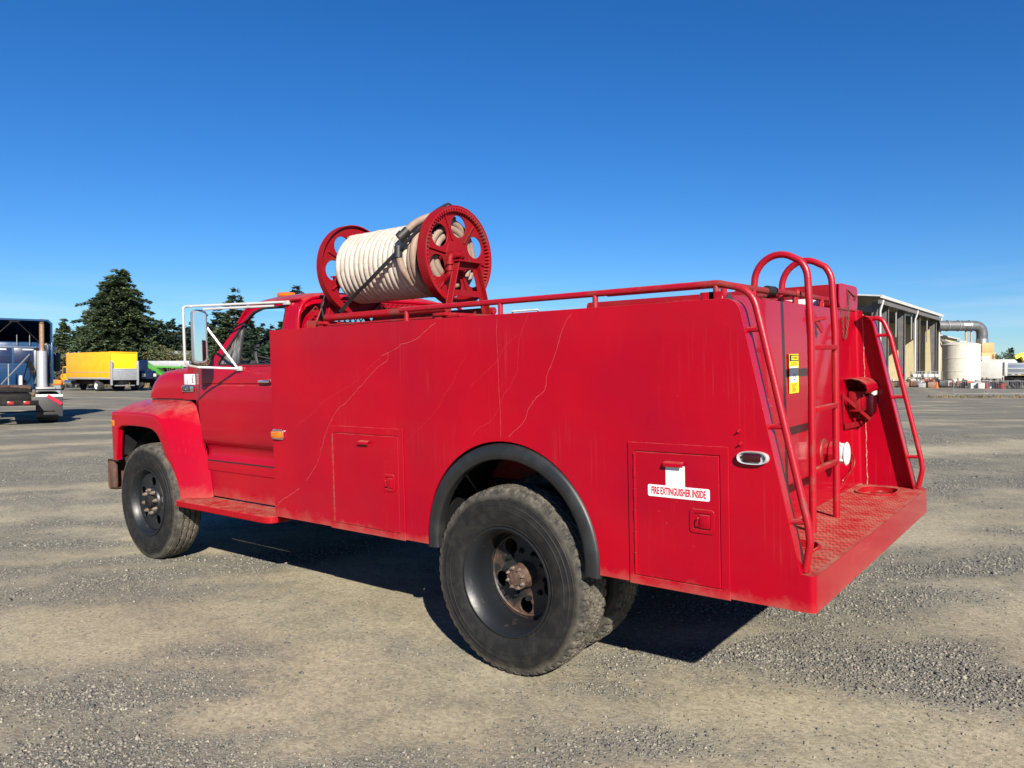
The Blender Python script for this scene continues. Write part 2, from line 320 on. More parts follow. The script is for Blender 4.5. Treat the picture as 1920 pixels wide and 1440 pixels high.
def gh(x, y):
    d = math.hypot(x+1.2, y); w = 1-sstep(9, 34, d)
    h = (.007*x+.029*y)*w
    h -= .024*math.exp(-((x+.15)**2+(y+1.1)**2)/.5)
    if d < 60: h += noise.noise((x*.45, y*.45, 1.5))*.010*sstep(2.2, 4.5, abs(y)+max(0, abs(x+1.5)-3)*.8) + noise.noise((x*3.1, y*3.1, 5))*.0035
    return h
def make_ground():
    nA = 420; rs = [.25]
    while rs[-1] < 9000: rs.append(rs[-1]*(1.0165 if rs[-1] < 60 else 1.08)+.004)
    V = [(CAM.x, CAM.y, gh(CAM.x, CAM.y))]; A = [.5]
    for r in rs:
        for k in range(nA):
            t = 2*math.pi*k/nA; x = CAM.x+r*math.cos(t); y = CAM.y+r*math.sin(t)
            V.append((x, y, gh(x, y) if r < 70 else 0)); A.append(gmask(x, y) if r < 120 else .5)
    F = [(0, 1+k, 1+(k+1) % nA) for k in range(nA)]
    for i in range(len(rs)-1):
        o = 1+i*nA; q = o+nA
        for k in range(nA): F.append((o+k, q+k, q+(k+1) % nA, o+(k+1) % nA))
    me = bpy.data.meshes.new('ground'); me.from_pydata(V, [], F); me.shade_smooth()
    at_ = me.attributes.new('gravel', 'FLOAT', 'POINT'); at_.data.foreach_set('value', A)
    o = bpy.data.objects.new('ground', me); COL.objects.link(o); tag(o, 'dusty grey and tan gravel lot', kind='structure')
    m = mat('gravel lot', (.2, .18, .14), .95, spec=.2); p = nodecol(m); me.materials.append(m)
    t = N(m, 'ShaderNodeTexCoord'); ob = t.outputs['Object']; a = N(m, 'ShaderNodeAttribute', attribute_name='gravel')
    n1 = N(m, 'ShaderNodeTexNoise', Scale=5, Detail=12, Roughness=.74); LK(m, ob, n1.inputs[0])
    ad = N(m, 'ShaderNodeMath', operation='MULTIPLY_ADD'); LK(m, n1.outputs[0], ad.inputs[0]); ad.inputs[1].default_value = 1.1; LK(m, a.outputs['Fac'], ad.inputs[2])
    f = N(m, 'ShaderNodeMapRange'); f.inputs[1].default_value = .75; f.inputs[2].default_value = 1.38; LK(m, ad.outputs[0], f.inputs[0])
    mx_ = N(m, 'ShaderNodeValToRGB'); ce = mx_.color_ramp.elements; ce[0].color = (.310, .272, .188, 1); ce[1].color = (.158, .149, .120, 1); q = ce.new(.30); q.color = (.262, .231, .162, 1); q = ce.new(.62); q.color = (.204, .187, .143, 1); LK(m, f.outputs[0], mx_.inputs[0])
    # long streaks left by grading and tyres, they carry the pattern far out
    g = N(m, 'ShaderNodeMapping'); g.inputs['Rotation'].default_value = (0, 0, -(YAW+.10)); g.inputs['Scale'].default_value = (.16, .75, 1); LK(m, ob, g.inputs[0])
    n2 = N(m, 'ShaderNodeTexNoise', Scale=1, Detail=8, Roughness=.62); LK(m, g.outputs[0], n2.inputs[0])
    f2 = N(m, 'ShaderNodeMapRange'); f2.inputs[1].default_value = .36; f2.inputs[2].default_value = .66; f2.inputs[3].default_value = .87; f2.inputs[4].default_value = 1.10; LK(m, n2.outputs[0], f2.inputs[0])
    # stones in the shader for what is too small or too far to build
    vo = N(m, 'ShaderNodeTexVoronoi', Scale=58); LK(m, ob, vo.inputs[0])
    sc = N(m, 'ShaderNodeSeparateColor'); LK(m, vo.outputs['Color'], sc.inputs[0])
    f3 = N(m, 'ShaderNodeMapRange'); f3.inputs[3].default_value = .78; f3.inputs[4].default_value = 1.22; LK(m, sc.outputs[0], f3.inputs[0])
    n3 = N(m, 'ShaderNodeTexNoise', Scale=130, Detail=4, Roughness=.7); LK(m, ob, n3.inputs[0])
    f4 = N(m, 'ShaderNodeMapRange'); f4.inputs[1].default_value = .3; f4.inputs[2].default_value = .7; f4.inputs[3].default_value = .8; f4.inputs[4].default_value = 1.2; LK(m, n3.outputs[0], f4.inputs[0])
    # oily dark blots
    k1 = N(m, 'ShaderNodeMath', operation='MULTIPLY'); LK(m, f2.outputs[0], k1.inputs[0]); LK(m, f3.outputs[0], k1.inputs[1])
    k2 = N(m, 'ShaderNodeMath', operation='MULTIPLY'); LK(m, k1.outputs[0], k2.inputs[0]); LK(m, f4.outputs[0], k2.inputs[1])
    vm = N(m, 'ShaderNodeVectorMath', operation='SCALE'); LK(m, mx_.outputs[0], vm.inputs[0]); LK(m, k2.outputs[0], vm.inputs['Scale']); LK(m, vm.outputs[0], p.inputs['Base Color'])
    h1 = N(m, 'ShaderNodeMath', operation='MULTIPLY'); LK(m, vo.outputs['Distance'], h1.inputs[0]); LK(m, f.outputs[0], h1.inputs[1])
    b1 = N(m, 'ShaderNodeBump', Strength=.55, Distance=.010, invert=True); LK(m, h1.outputs[0], b1.inputs['Height'])
    b2 = N(m, 'ShaderNodeBump', Strength=.6, Distance=.012); LK(m, n1.outputs[0], b2.inputs['Height']); LK(m, b1.outputs[0], b2.inputs['Normal'])
    b3 = N(m, 'ShaderNodeBump', Strength=.5, Distance=.004); LK(m, n3.outputs[0], b3.inputs['Height']); LK(m, b2.outputs[0], b3.inputs['Normal']); LK(m, b3.outputs[0], p.inputs['Normal'])
    return o
ground = make_ground()
def make_stones(n):
    rng = np.random.default_rng(3); P = []; base = math.atan2(FH.y, FH.x)
    while len(P) < n:
        r = 1.2+17*rng.random()**1.5; t = base+(rng.random()-.5)*2.0; x = CAM.x+r*math.cos(t); y = CAM.y+r*math.sin(t)
        g = gmask(x, y)
        if rng.random() > (.06+max(0, g-.42)**1.3*2.2): continue
        big = rng.random() < .012
        s = (.0036+.0070*rng.random()**2.2)*(1.9 if big else 1)*(.65+.6*g)
        P.append((x, y, gh(x, y), s))
    P = np.array(P); k = len(P)
    oct_ = np.array([(1, 0, 0), (-1, 0, 0), (0, 1, 0), (0, -1, 0), (0, 0, 1), (0, 0, -1)], float)
    fc = np.array([(0, 2, 4), (2, 1, 4), (1, 3, 4), (3, 0, 4), (2, 0, 5), (1, 2, 5), (3, 1, 5), (0, 3, 5)])
    v = oct_[None]*(.6+.8*rng.random((k, 6, 1))) + (rng.random((k, 6, 3))-.5)*.75
    v[:, :, 2] *= .72
    a = rng.random(k)*6.283; ca, sa = np.cos(a)[:, None], np.sin(a)[:, None]
    x = v[:, :, 0]*ca-v[:, :, 1]*sa; y = v[:, :, 0]*sa+v[:, :, 1]*ca
    v = np.stack([x, y, v[:, :, 2]], 2)*P[:, None, 3:4]; v += P[:, None, :3]; v[:, :, 2] += P[:, None, 3]*.22
    f = (fc[None]+(np.arange(k)*6)[:, None, None]).reshape(-1, 3)
    me = bpy.data.meshes.new('gravel_stones'); me.vertices.add(k*6); me.vertices.foreach_set('co', v.reshape(-1))
    me.loops.add(len(f)*3); me.loops.foreach_set('vertex_index', f.reshape(-1)); me.polygons.add(len(f)); me.polygons.foreach_set('loop_start', np.arange(len(f))*3)
    me.update(); me.validate()
    tone = np.repeat(rng.random(k), 6); at_ = me.attributes.new('tone', 'FLOAT', 'POINT'); at_.data.foreach_set('value', tone)
    m = mat('crushed stone', (.2, .2, .19), .9, spec=.25); p = nodecol(m); a = N(m, 'ShaderNodeAttribute', attribute_name='tone')
    cr = N(m, 'ShaderNodeValToRGB'); e = cr.color_ramp.elements; e[0].color = (.065, .066, .063, 1); e[1].position = 1; e[1].color = (.30, .275, .22, 1)
    q = cr.color_ramp.elements.new(.45); q.color = (.135, .133, .120, 1); q = cr.color_ramp.elements.new(.86); q.color = (.21, .195, .16, 1)
    LK(m, a.outputs['Fac'], cr.inputs[0]); LK(m, cr.outputs[0], p.inputs['Base Color']); me.materials.append(m)
    o = bpy.data.objects.new('gravel_stones', me); COL.objects.link(o)
    tag(o, 'loose grey crushed stones strewn over the lot', 'gravel', kind='stuff')
make_stones(230000)
# ------------------------------------------------------------------ the red fire truck (built in its own frame, rear axle near the origin)
truck = thing('fire_truck', 'old red fire tender with hose reel on top and ladder at its tail', 'fire truck'); truck.matrix_world = Q.copy()
T = truck
HW = 1.252; ZB = .643; ZT = 1.987; XF = -2.27; XS = 1.465; XR = 1.525; ZP = .80
AX, AZ, AR = -.13, .69, .60
def arc(cx, cz, r, a0, a1, n): return [(cx+r*math.cos(a0+(a1-a0)*i/n), cz+r*math.sin(a0+(a1-a0)*i/n)) for i in range(n+1)]
a0 = math.asin((ZB-AZ)/AR)
slant = [(XS, ZP), (1.217, 1.924)]
topc = [(p.x, p.z) for p in fillet([(XS, 0, ZP), (1.2035, 0, ZT), (-1, 0, ZT)], .085, 8)][1:-1]
outline = [(XF, ZB)]+arc(AX, AZ, AR, math.pi-a0, a0, 40)+[(XS, ZB), (XS, ZP)]+topc+[(XF, ZT)]
def rect(x0, x1, z0, z1): return [(x0, z0), (x1, z0), (x1, z1), (x0, z1)]
D1 = (-1.585, -.965, .680, 1.275); D2 = (.690, 1.110, .685, 1.280)
F1 = (-1.627, -.920, .638, 1.325); F2 = (.651, 1.155, .638, 1.325)
g = .008
for s in (-1, 1):
    sm = lambda a, b_, c, s=s: (a, s*(HW-.006)+c, b_)
    holes = [rect(D1[0]-g, D1[1]+g, D1[2]-g, D1[3]+g), rect(D2[0]-g, D2[1]+g, D2[2]-g, D2[3]+g)]
    MB().plate([outline]+holes, .012, sm, .001).build('side_panel', M['red'], T)
    # return flange along the slanted tail of the wing
    line = [(XS, ZP)]+topc
    b = MB(); y0, y1 = s*(HW-.001), s*(HW-.088)
    b.grid([[(x, y0, z) for x, z in line], [(x, y1, z) for x, z in line], [(x-.008, y1, z-.003) for x, z in line], [(x-.008, y0, z-.003) for x, z in line]])
    b.build('wing_flange', M['rearred'], T, 50)
    # compartments behind the panel (keep light out), wheel well between
    yy0, yy1 = sorted((s*(HW-.06), s*.72))
    b = MB().box(XF+.012, AX-AR-.02, yy0, yy1, ZB+.012, ZT-.02); b.box(AX+AR+.02, 1.055, yy0, yy1, ZB+.012, ZT-.02)
    b.box(AX-AR-.018, AX+AR+.018, yy0, yy1, AZ+AR+.03, ZT-.02); b.build('compartment', M['rustred'], T)
# front wall, deck, centre tank, underside
MB().box(XF, XF+.01, -HW+.013, HW-.013, ZB+.02, ZT-.004).build('front_wall', M['red'], T)
MB().box(XF+.011, 1.06, -HW+.014, HW-.014, ZT-.016, ZT-.004).build('deck', M['rustred'], T)
MB().box(XF+.015, 1.06, -.71, .71, .98, ZT-.02).build('water_tank', M['rustred'], T)
# rear wall with rounded corners, leaning slightly
pl = fillet([(1.150, HW-.014, 0), (1.10, HW-.014, 0), (1.10, -HW+.014, 0), (1.150, -HW+.014, 0)], .075, 6)
pl[0].x = 1.150
b = MB(); b.grid([[(p.x-(z-ZP)*.018, p.y, z) for p in pl] for z in np.linspace(ZP+.002, 2.022, 10)])
tp = [(p.x-1.22*.018, p.y, 2.022) for p in pl]; b.grid([tp, [(p[0]-.06, p[1], 2.022) for p in tp], [(p[0]-.06, p[1], 1.985) for p in tp]])
b.build('rear_wall', M['rearred'], T, 40)
# weld beads where the rear wall meets the wings
for s in (-1, 1):
    pts = [(1.152-(z-ZP)*.018+random.uniform(-.002, .002), s*(HW-.014), z) for z in np.linspace(ZP, 2.0, 70)]
    MB().tube(pts, .005, 5, rr=[random.uniform(.002, .0048) for _ in pts]).build('weld_bead', M['weld'], T)
# platform skirt that wraps round both corners
def skirt_path(o=0):
    return fillet([(XS, -HW+o, 0), (XR-o, -HW+o, 0), (XR-o, HW-o, 0), (XS, HW-o, 0)], .062-o, 8)
sk = skirt_path(); b = MB(); b.grid([[(p.x, p.y, z) for p in sk] for z in (ZB, ZB+.004, ZP-.012, ZP-.004, ZP)])
b.grid([[(p.x, p.y, ZB) for p in sk], [(p.x-.0, p.y*.985, ZB+.001) if False else (p.x-.012 if p.x > XS+.01 else p.x, p.y*.99, ZB) for p in sk]])
b.build('rear_bumper', M['rearred'], T, 40)
def cup(cy):                                                # rounded step cups sunk in the platform
    return [(1.275+.125*math.copysign(abs(math.cos(t))**.62, math.cos(t)), cy+.165*math.copysign(abs(math.sin(t))**.62, math.sin(t))) for t in [2*math.pi*i/36 for i in range(36)]]
CUPS = (-.80, .98)
outp = [(1.088, HW-.016), (XS, HW-.013)]+[(p.x-.002, p.y*.998) for p in reversed(sk[1:-1])]+[(XS, -HW+.013), (1.088, -HW+.016)]
b = MB().plate([outp]+[cup(c) for c in CUPS], .008, lambda a, b_, c: (a, b_, ZP-.0045+c)); b.build('tailboard', M['stepred'], T)
for c in CUPS:
    k = cup(c); b = MB(); mid = Vector((1.275, c, 0))
    ins = lambda f, z: [(mid.x+(x-mid.x)*f, mid.y+(y-mid.y)*f, z) for x, y in k+k[:1]]
    b.grid([ins(1.0, ZP-.006), ins(1.0, ZP+.009), ins(.96, ZP+.011), ins(.90, ZP+.008), ins(.90, ZP-.03)])
    q = ins(.90, ZP-.03)[:-1]; b.add(q, [tuple(range(len(q)))]); b.build('step_cup', M['stepred'], T, 40)
MB().tube([(1.30+.07*math.cos(t), 1.0+.085*math.sin(t), ZP-.016) for t in np.linspace(.4, 5.6, 24)], .006, 6).build('cup_ring', M['rustred'], T)
# raised tread lozenges of the chequer plate
b = MB(); i = 0
for ix, x in enumerate(np.arange(1.118, 1.508, .0165)):
    for iy, y in enumerate(np.arange(-1.205, 1.21, .030)):
        yc = y+(.015 if ix % 2 else 0)
        if any(((x-1.275)/.142)**4+((yc-c)/.185)**4 < 1 for c in CUPS): continue
        a = .75 if (ix+iy) % 2 else -.75; dx, dy = math.cos(a+1.57)*.0105, math.sin(a+1.57)*.0105; ex, ey = math.cos(a)*.0033, math.sin(a)*.0033
        z = ZP-.001; b.add([(x-dx, yc-dy, z), (x+ex, yc+ey, z), (x+dx, yc+dy, z), (x-ex, yc-ey, z), (x-dx*.55, yc-dy*.55, z+.003), (x+dx*.55, yc+dy*.55, z+.003)],
              [(0, 1, 4), (1, 2, 5, 4), (2, 3, 5), (3, 0, 4, 5)])
tag(b.build('chequer_tread', M['stepred'], T, 0), kind='stuff')
# locker doors
def latch(cx, cz, w, h, door, yo):
    y = yo; b = MB(); o = [(p.x, p.z) for p in fillet([(cx-w/2, 0, cz-h/2), (cx+w/2, 0, cz-h/2), (cx+w/2, 0, cz+h/2), (cx-w/2, 0, cz+h/2)], .018, 4, True)]
    q = [(cx+(a-cx)*.72, cz+(c-cz)*.72) for a, c in o]
    b.plate([o, q], .006, lambda a, b_, c: (a, y-.003+c, b_), .0015); f = b.build('latch', M['red'], door)
    b = MB().box(cx-w*.36, cx+w*.36, y+.001, y+.006, cz-h*.36, cz+h*.36)
    b.build('latch_recess', M['rustred'], door)
    b = MB().box(cx-w*.10, cx+w*.34, y-.009, y-.0005, cz-h*.29, cz+h*.29, .003); b.tube(fillet([(cx-w*.12, y-.006, cz-h*.2), (cx-w*.12, y-.022, cz-h*.16), (cx-w*.12, y-.022, cz+h*.12), (cx-w*.12, y-.006, cz+h*.16)], .008), .0035, 6)
    b.build('latch_handle', M['red'], door)
for (D, F, lat, hood) in ((D1, F1, (-1.048, .985, .10, .105), -1.265), (D2, F2, (1.030, .980, .118, .108), .897)):
    y = -HW
    b = MB().plate([rect(F[0], F[1], F[2], F[3]), rect(D[0]-g, D[1]+g, D[2]-g, D[3]+g)], .007, lambda a, b_, c: (a, y-.0035+c, b_), .0022); b.build('locker_frame', M['red'], T)
    d = MB().plate([rect(*D)], .022, lambda a, b_, c: (a, y+.0035+c, b_), .003).build('locker_door', M['red'], T)
    MB().box(D[0]-.03, D[1]+.03, y+.02, y+.03, D[2]-.003, D[3]+.03).build('locker_shadow_gap', M['dark'], T)  # near-black sheet, shade of the door gap put into its colour
    b = MB(); z = D[2]+.004; k = 0                          # piano hinge
    while z < D[3]-.01:
        q = min(D[3]-.004, z+.052); b.cyl((D[0]-.005, y-.0075, z), (D[0]-.005, y-.0075, q-.003), .0075 if k % 2 else .0062, n=8); z = q; k += 1
    b.build('hinge', M['rustred'] if D is D1 else M['red'], d)
    latch(*lat, d, y-.0075)
    hx = hood; b = MB(); pr = [(0, .0), (-.016, -.004), (-.024, -.016), (-.022, -.024)]
    b.grid([[(hx+sx_*w, y-.0075+py, D[3]-.034+pz) for sx_, w in ((-1, .05), (-1, .043), (1, .043), (1, .05))] if j else [(hx+sx_*w, y-.0075, D[3]-.034) for sx_, w in ((-1, .046), (-1, .04), (1, .04), (1, .046))] for j, (py, pz) in enumerate(pr)])
    b.build('drip_hood', M['red'], d, 60)
    if D is D2:
        b = MB().plate([rect(.850, .947, 1.126, 1.226)], .001, lambda a, b_, c: (a, y-.0082+c, b_)); b.build('white_square', M['decal'], d)
        o = [(p.x, p.z) for p in fillet([(.757, 0, 1.074), (1.068, 0, 1.074), (1.068, 0, 1.130), (.757, 0, 1.130)], .009, 4, True)]
        sg = MB().plate([o], .0012, lambda a, b_, c: (a, y-.0094+c, b_)).build('sign_plate', M['decal'], d)
        MB().text('FIRE EXTINGUISHER INSIDE', .0475, lambda a, b_, c: (.9125+a, y-.0104-c, 1.1015+b_), .0003, .475, off=.0015).build('sign_lettering', M['decalred'], d, 0)
# wheel arch rubber
for s in (-1, 1):
    ang = [math.pi+.08-(math.pi+.17)*i/44 for i in range(45)]; P = []
    for r_, y in ((.600, HW-.012), (.596, HW+.006), (.585, HW+.015), (.550, HW+.020), (.518, HW+.016), (.512, HW+.004), (.516, HW-.05)):
        P.append([(AX+.008+r_*math.cos(a), s*y, AZ-.012+r_*math.sin(a)-(.0 if abs(math.sin(a)) > .1 else 0)) for a in ang])
    MB().grid(P).build('arch_rubber', M['flare'], T, 60)
    b = MB(); b.grid([[(AX+AR*math.cos(a), s*y, AZ+AR*math.sin(a)) for a in [math.pi*i/30 for i in range(31)]] for y in (HW-.013, .74)]); b.build('wheel_well', M['black'], T, 60)
# scars of old dents and scrapes in the side sheet
def scar(pts, w, m, y=-HW-.0006, jit=.006):
    P = spline([(x, 0, z) for x, z in pts], 10); up = []; dn = []
    for i, p in enumerate(P):
        j = noise.noise((p.x*23, p.z*23, 2))*jit+noise.noise((p.x*70, p.z*70, 4))*jit*.5; t = (P[min(i+1, len(P)-1)]-P[max(0, i-1)]).normalized(); n_ = Vector((-t.z, 0, t.x))
        ww = w*(.45+.9*abs(noise.noise((p.x*31, p.z*31, 9)))); c = p+n_*j
        up.append((c.x+n_.x*ww, y, c.z+n_.z*ww)); dn.append((c.x-n_.x*ww, y, c.z-n_.z*ww))
    MB().grid([up, dn]).build('paint_scrape', m, T, 0)

S1 = [(-.624, 1.965), (-.708, 1.917), (-.784, 1.873), (-.91, 1.844), (-.98, 1.812), (-1.092, 1.78), (-1.23, 1.698), (-1.307, 1.648), (-1.375, 1.605), (-1.511, 1.554), (-1.689, 1.477), (-1.838, 1.383), (-2.031, 1.291)]
S2 = [(-.98, 1.812), (-1.03, 1.792), (-1.042, 1.751), (-1.115, 1.717), (-1.189, 1.669), (-1.266, 1.613), (-1.367, 1.54), (-1.447, 1.481), (-1.528, 1.443), (-1.588, 1.375), (-1.638, 1.313), (-1.676, 1.252), (-1.716, 1.167), (-1.756, 1.081), (-1.847, .975), (-1.899, .932)]
scar(S1[:6], .0022, M['scratch']); scar(S1[5:], .0015, M['scratch2']); scar(S2, .0019, M['scratch'])
scar([(-1.977, .871), (-2.07, .82), (-2.191, .764), (-2.268, .708)], .0026, M['scratch'])
scar([(-.153, 1.972), (-.16, 1.875), (-.155, 1.765), (-.154, 1.642), (-.151, 1.52), (-.146, 1.428), (-.148, 1.311)], .0016, M['scratch'], jit=.002)
scar([(.061, 1.978), (.014, 1.892), (-.011, 1.809), (-.018, 1.702), (-.039, 1.642), (-.103, 1.563), (-.148, 1.495), (-.185, 1.433), (-.227, 1.389), (-.301, 1.361), (-.353, 1.309)], .0015, M['scratch2'])
scar([(.336, 1.963), (.287, 1.909), (.265, 1.853), (.235, 1.779), (.205, 1.71), (.175, 1.659), (.166, 1.594), (.144, 1.559), (.069, 1.505), (.038, 1.451), (.007, 1.396), (-.055, 1.346), (-.095, 1.314)], .0017, M['scratch'])
scar([(-.379, 1.777), (-.44, 1.708), (-.487, 1.619), (-.559, 1.548), (-.597, 1.489), (-.663, 1.422), (-.767, 1.345), (-.895, 1.245)], .0012, M['scratch2'])
scar([(-.01, 1.869), (-.087, 1.824), (-.16, 1.734), (-.225, 1.686), (-.317, 1.624), (-.369, 1.58)], .0012, M['scratch2'])
# ------------------------------------------------------------------ wheels
def tyre_mesh(kind):
    Rr, W, n = .528, .272, 336
    side = [(-.098, .292), (-.112, .300), (-.118, .312), (-.121, .316), (-.1205, .322), (-.1275, .335), (-.134, .372), (-.136, .392), (-.1365, .398), (-.1385, .400), (-.1385, .404), (-.1355, .406), (-.135, .428), (-.1365, .431), (-.1365, .436), (-.132, .439), (-.130, .458), (-.1315, .460), (-.1315, .463), (-.1275, .466), (-.126, .474), (-.121, .492), (-.1165, .503)]
    ty = [-.113+.226*i/34 for i in range(35)]
    prof = side+[(y, None) for y in ty]+[(-a, r) for a, r in reversed(side)]
    def rf(t, r, a):
        if r is not None:
            if kind == 'mud' and r > .480 and (a*56/math.pi) % 2 < .7: return r-.006
            if kind == 'rib' and r > .462 and (a*60/math.pi) % 2 < .7: return r-.004
            return r
        q = Rr-.011*(t/.113)**2-(.006 if abs(t) > .105 else 0); tri = abs(((a*(36 if kind == 'mud' else 42)/math.pi) % 2)-1)*2-1
        gr = (-.062, -.021, .021, .062) if kind == 'mud' else (-.05, .0, .05)
        amp = .0085 if kind == 'mud' else .006
        for k, c in enumerate(gr):
            if abs(t-c-amp*tri*(1 if k % 2 else -1)) < (.0052 if kind == 'mud' else .0042): q -= .016
        if kind == 'mud':
            ph = (a*56/math.pi+(1 if t > 0 else 0)+abs(t)*8) % 2
            if abs(t) > .078 and ph < .6: q -= .010
            elif abs(t) <= .078 and (a*56/math.pi+t*14) % 2 < .3: q -= .005
        return q
    b = MB(); b.lathe(prof, n, 'y', rf=rf); me = b.mesh('tyre', 24)
    me.materials.append(M['rubber']); me.materials.append(M['tread'])
    for p in me.polygons:
        c = p.center; p.material_index = 1 if math.hypot(c.x, c.z) > .486 else 0
    return me
def letters(b, txt, r, a_mid, size, y):
    n = len(txt); w = size*.80/r
    for i, ch in enumerate(txt):
        a = a_mid+((n-1)/2-i)*w; ca, sa = math.cos(a), math.sin(a)
        b.text(ch, size, lambda u, v, c: ((r+v)*ca+u*sa, y-c, (r+v)*sa-u*ca), .0012, 1.05)
def ring(r, n=28, c=(0, 0)): return [(c[0]+r*math.cos(2*math.pi*i/n), c[1]+r*math.sin(2*math.pi*i/n)) for i in range(n)]
def nutmesh(b, x, y0, y1, z, r): b.cyl((x, y0, z), (x, y1, z), r, r*.92, n=6); b.cyl((x, y1, z), (x, y1-.012, z), r*.5, n=8)
def wheel(kind, name='wheel'):
    front = kind == 'rib'
    b = MB()
    lip = [(-.098, .287), (-.110, .300), (-.121, .308), (-.128, .306), (-.128, .299), (-.118, .289), (-.104, .281), (-.085, .268), (-.03, .258), (.11, .254), (.118, .27), (.122, .30), (.10, .30)]
    b.lathe(lip, 64); w = b.build(name, M['rim'], T, 40)
    ty = bpy.data.objects.new('tyre', TY[kind]); COL.objects.link(ty); ty.parent = w
    holes = [ring(.047 if not front else .043, 18, (.182*math.cos(t), .182*math.sin(t))) for t in [R(72*i+(35 if not front else 10)) for i in range(5)]]
    if front: mp_ = lambda a, b_, c: (a, -.052-.045*max(0, 1-((math.hypot(a, b_)-.03)/.215)**2)+c, b_)
    else: mp_ = lambda a, b_, c: (a, .050-.022*max(0, 1-math.hypot(a, b_)/.25)+c, b_)
    b = MB()
    if front:
        rr_ = [.247, .235, .06]
        b.plate([ring(.257, 64)]+holes, .012, lambda a, b_, c: (a, -.062+c, b_), .002)
        b.lathe([(-.068, .135), (-.083, .125), (-.086, .08), (-.080, .05)], 40)
    else: b.plate([ring(.258, 64)]+holes, .012, lambda a, b_, c: (a, .075+c, b_), .002); b.lathe([(.068, .25), (.058, .236), (.066, .228)], 48)
    b.build('wheel_disc', M['rim'] if front else M['rimrust'], w, 40)
    b = MB()
    if front:
        b.lathe([(-.08, .062), (-.112, .060), (-.118, .052), (-.119, .03), (-.117, .0)], 28); b.box(-.04, .04, -.124, -.116, -.012, .012, .004)
        b.build('hub', M['black'], w, 40)
        for k in range(8):
            t = R(45*k+10); q = MB(); nutmesh(q, .102*math.cos(t), -.083, -.108, .102*math.sin(t), .018); q.build('lug_nut', M['nut'], w, 30)
    else:
        b.lathe([(.12, .085), (.05, .075), (.0, .062), (-.010, .070), (-.020, .068), (-.024, .046), (-.03, .042), (-.032, .0)], 32)
        b.build('hub', M['hub'], w, 40)
        for k in range(8):
            t = R(45*k); q = MB(); nutmesh(q, .057*math.cos(t), -.018, -.032, .057*math.sin(t), .010); q.build('hub_bolt', M['nut'], w, 30)
        for k in range(10):
            t = R(36*k+12); q = MB(); nutmesh(q, .135*math.cos(t), .07, .046, .135*math.sin(t), .017); q.build('lug_nut', M['rim'], w, 30)
    return w
TY = {'mud': tyre_mesh('mud'), 'rib': tyre_mesh('rib')}
RX, FX, WZ = -.15, -4.38, .5225
w1 = wheel('mud'); w1.location = (RX, -1.120, WZ-.020); w1.rotation_euler = (0, R(-18), 0)
for a_ in (262, 82): b = MB(); letters(b, 'GENERAL', .417, R(a_), .034, -.1362); b.build('tyre_lettering', M['rubber'], w1, 0)
w2 = copy_tree(w1, T); w2.location = (RX, -.752, WZ)
w3 = copy_tree(w1, T); w3.location = (RX, 1.078, WZ); w3.rotation_euler = (0, R(18), math.pi)
w4 = copy_tree(w1, T); w4.location = (RX, .752, WZ); w4.rotation_euler = (0, R(18), math.pi)
w5 = wheel('rib'); w5.location = (FX, -1.032, WZ)
w6 = copy_tree(w5, T); w6.location = (FX, 1.032, WZ); w6.rotation_euler = (0, 0, math.pi)
# chassis
for s in (-1, 1):
    MB().box(-5.05, 1.05, s*.43-.04, s*.43+.04, .60, .84, .01).build('frame_rail', M['black'], T)
    b = MB()
    for k in range(7):
        L_ = .72-.08*k; b.grid([[(RX+x, s*.52+q, .66-.012*k-.14*(1-(x/.72)**2)+(.012 if e_ else 0)) for x in np.linspace(-L_, L_, 12)] for q, e_ in ((-.04, 0), (-.04, 1), (.04, 1), (.04, 0), (-.04, 0))])
    b.build('leaf_spring', M['rustred'], T)
    b = MB(); b.grid([[(FX+x, s*.42+q, .60-.10*(1-(x/.6)**2)+e_) for x in np.linspace(-.6, .6, 12)] for q, e_ in ((-.035, 0), (-.035, .05), (.035, .05), (.035, 0), (-.035, 0))]); b.build('front_spring', M['black'], T)
b = MB().cyl((RX, -.9, WZ), (RX, .9, WZ), .075, n=16); b.lathe([(-.2, .08), (-.12, .17), (0, .2), (.12, .17), (.2, .08)], 24, 'y', (RX, .05, WZ)); b.build('rear_axle', M['black'], T)
MB().bar((FX, -.9, .46), (FX, .9, .46), .09, .09, .01).build('front_axle', M['black'], T)
MB().cyl((-2.3, 0, .62), (RX-.2, 0, .55), .045, n=14).build('drive_shaft', M['black'], T)
MB().box(-2.1, -1.0, .50, .95, .50, .92, .06).build('fuel_tank', M['black'], T)
MB().box(-4.9, -3.4, -.36, .36, .55, 1.25, .08).build('engine_block', M['black'], T)
MB().tube(fillet([(-3.5, .3, .6), (-2.4, .3, .5), (-1.4, .35, .5), (-.9, .62, .55), (-.8, 1.1, .5)], .15), .045, 12).build('exhaust_pipe', M['rust'], T)
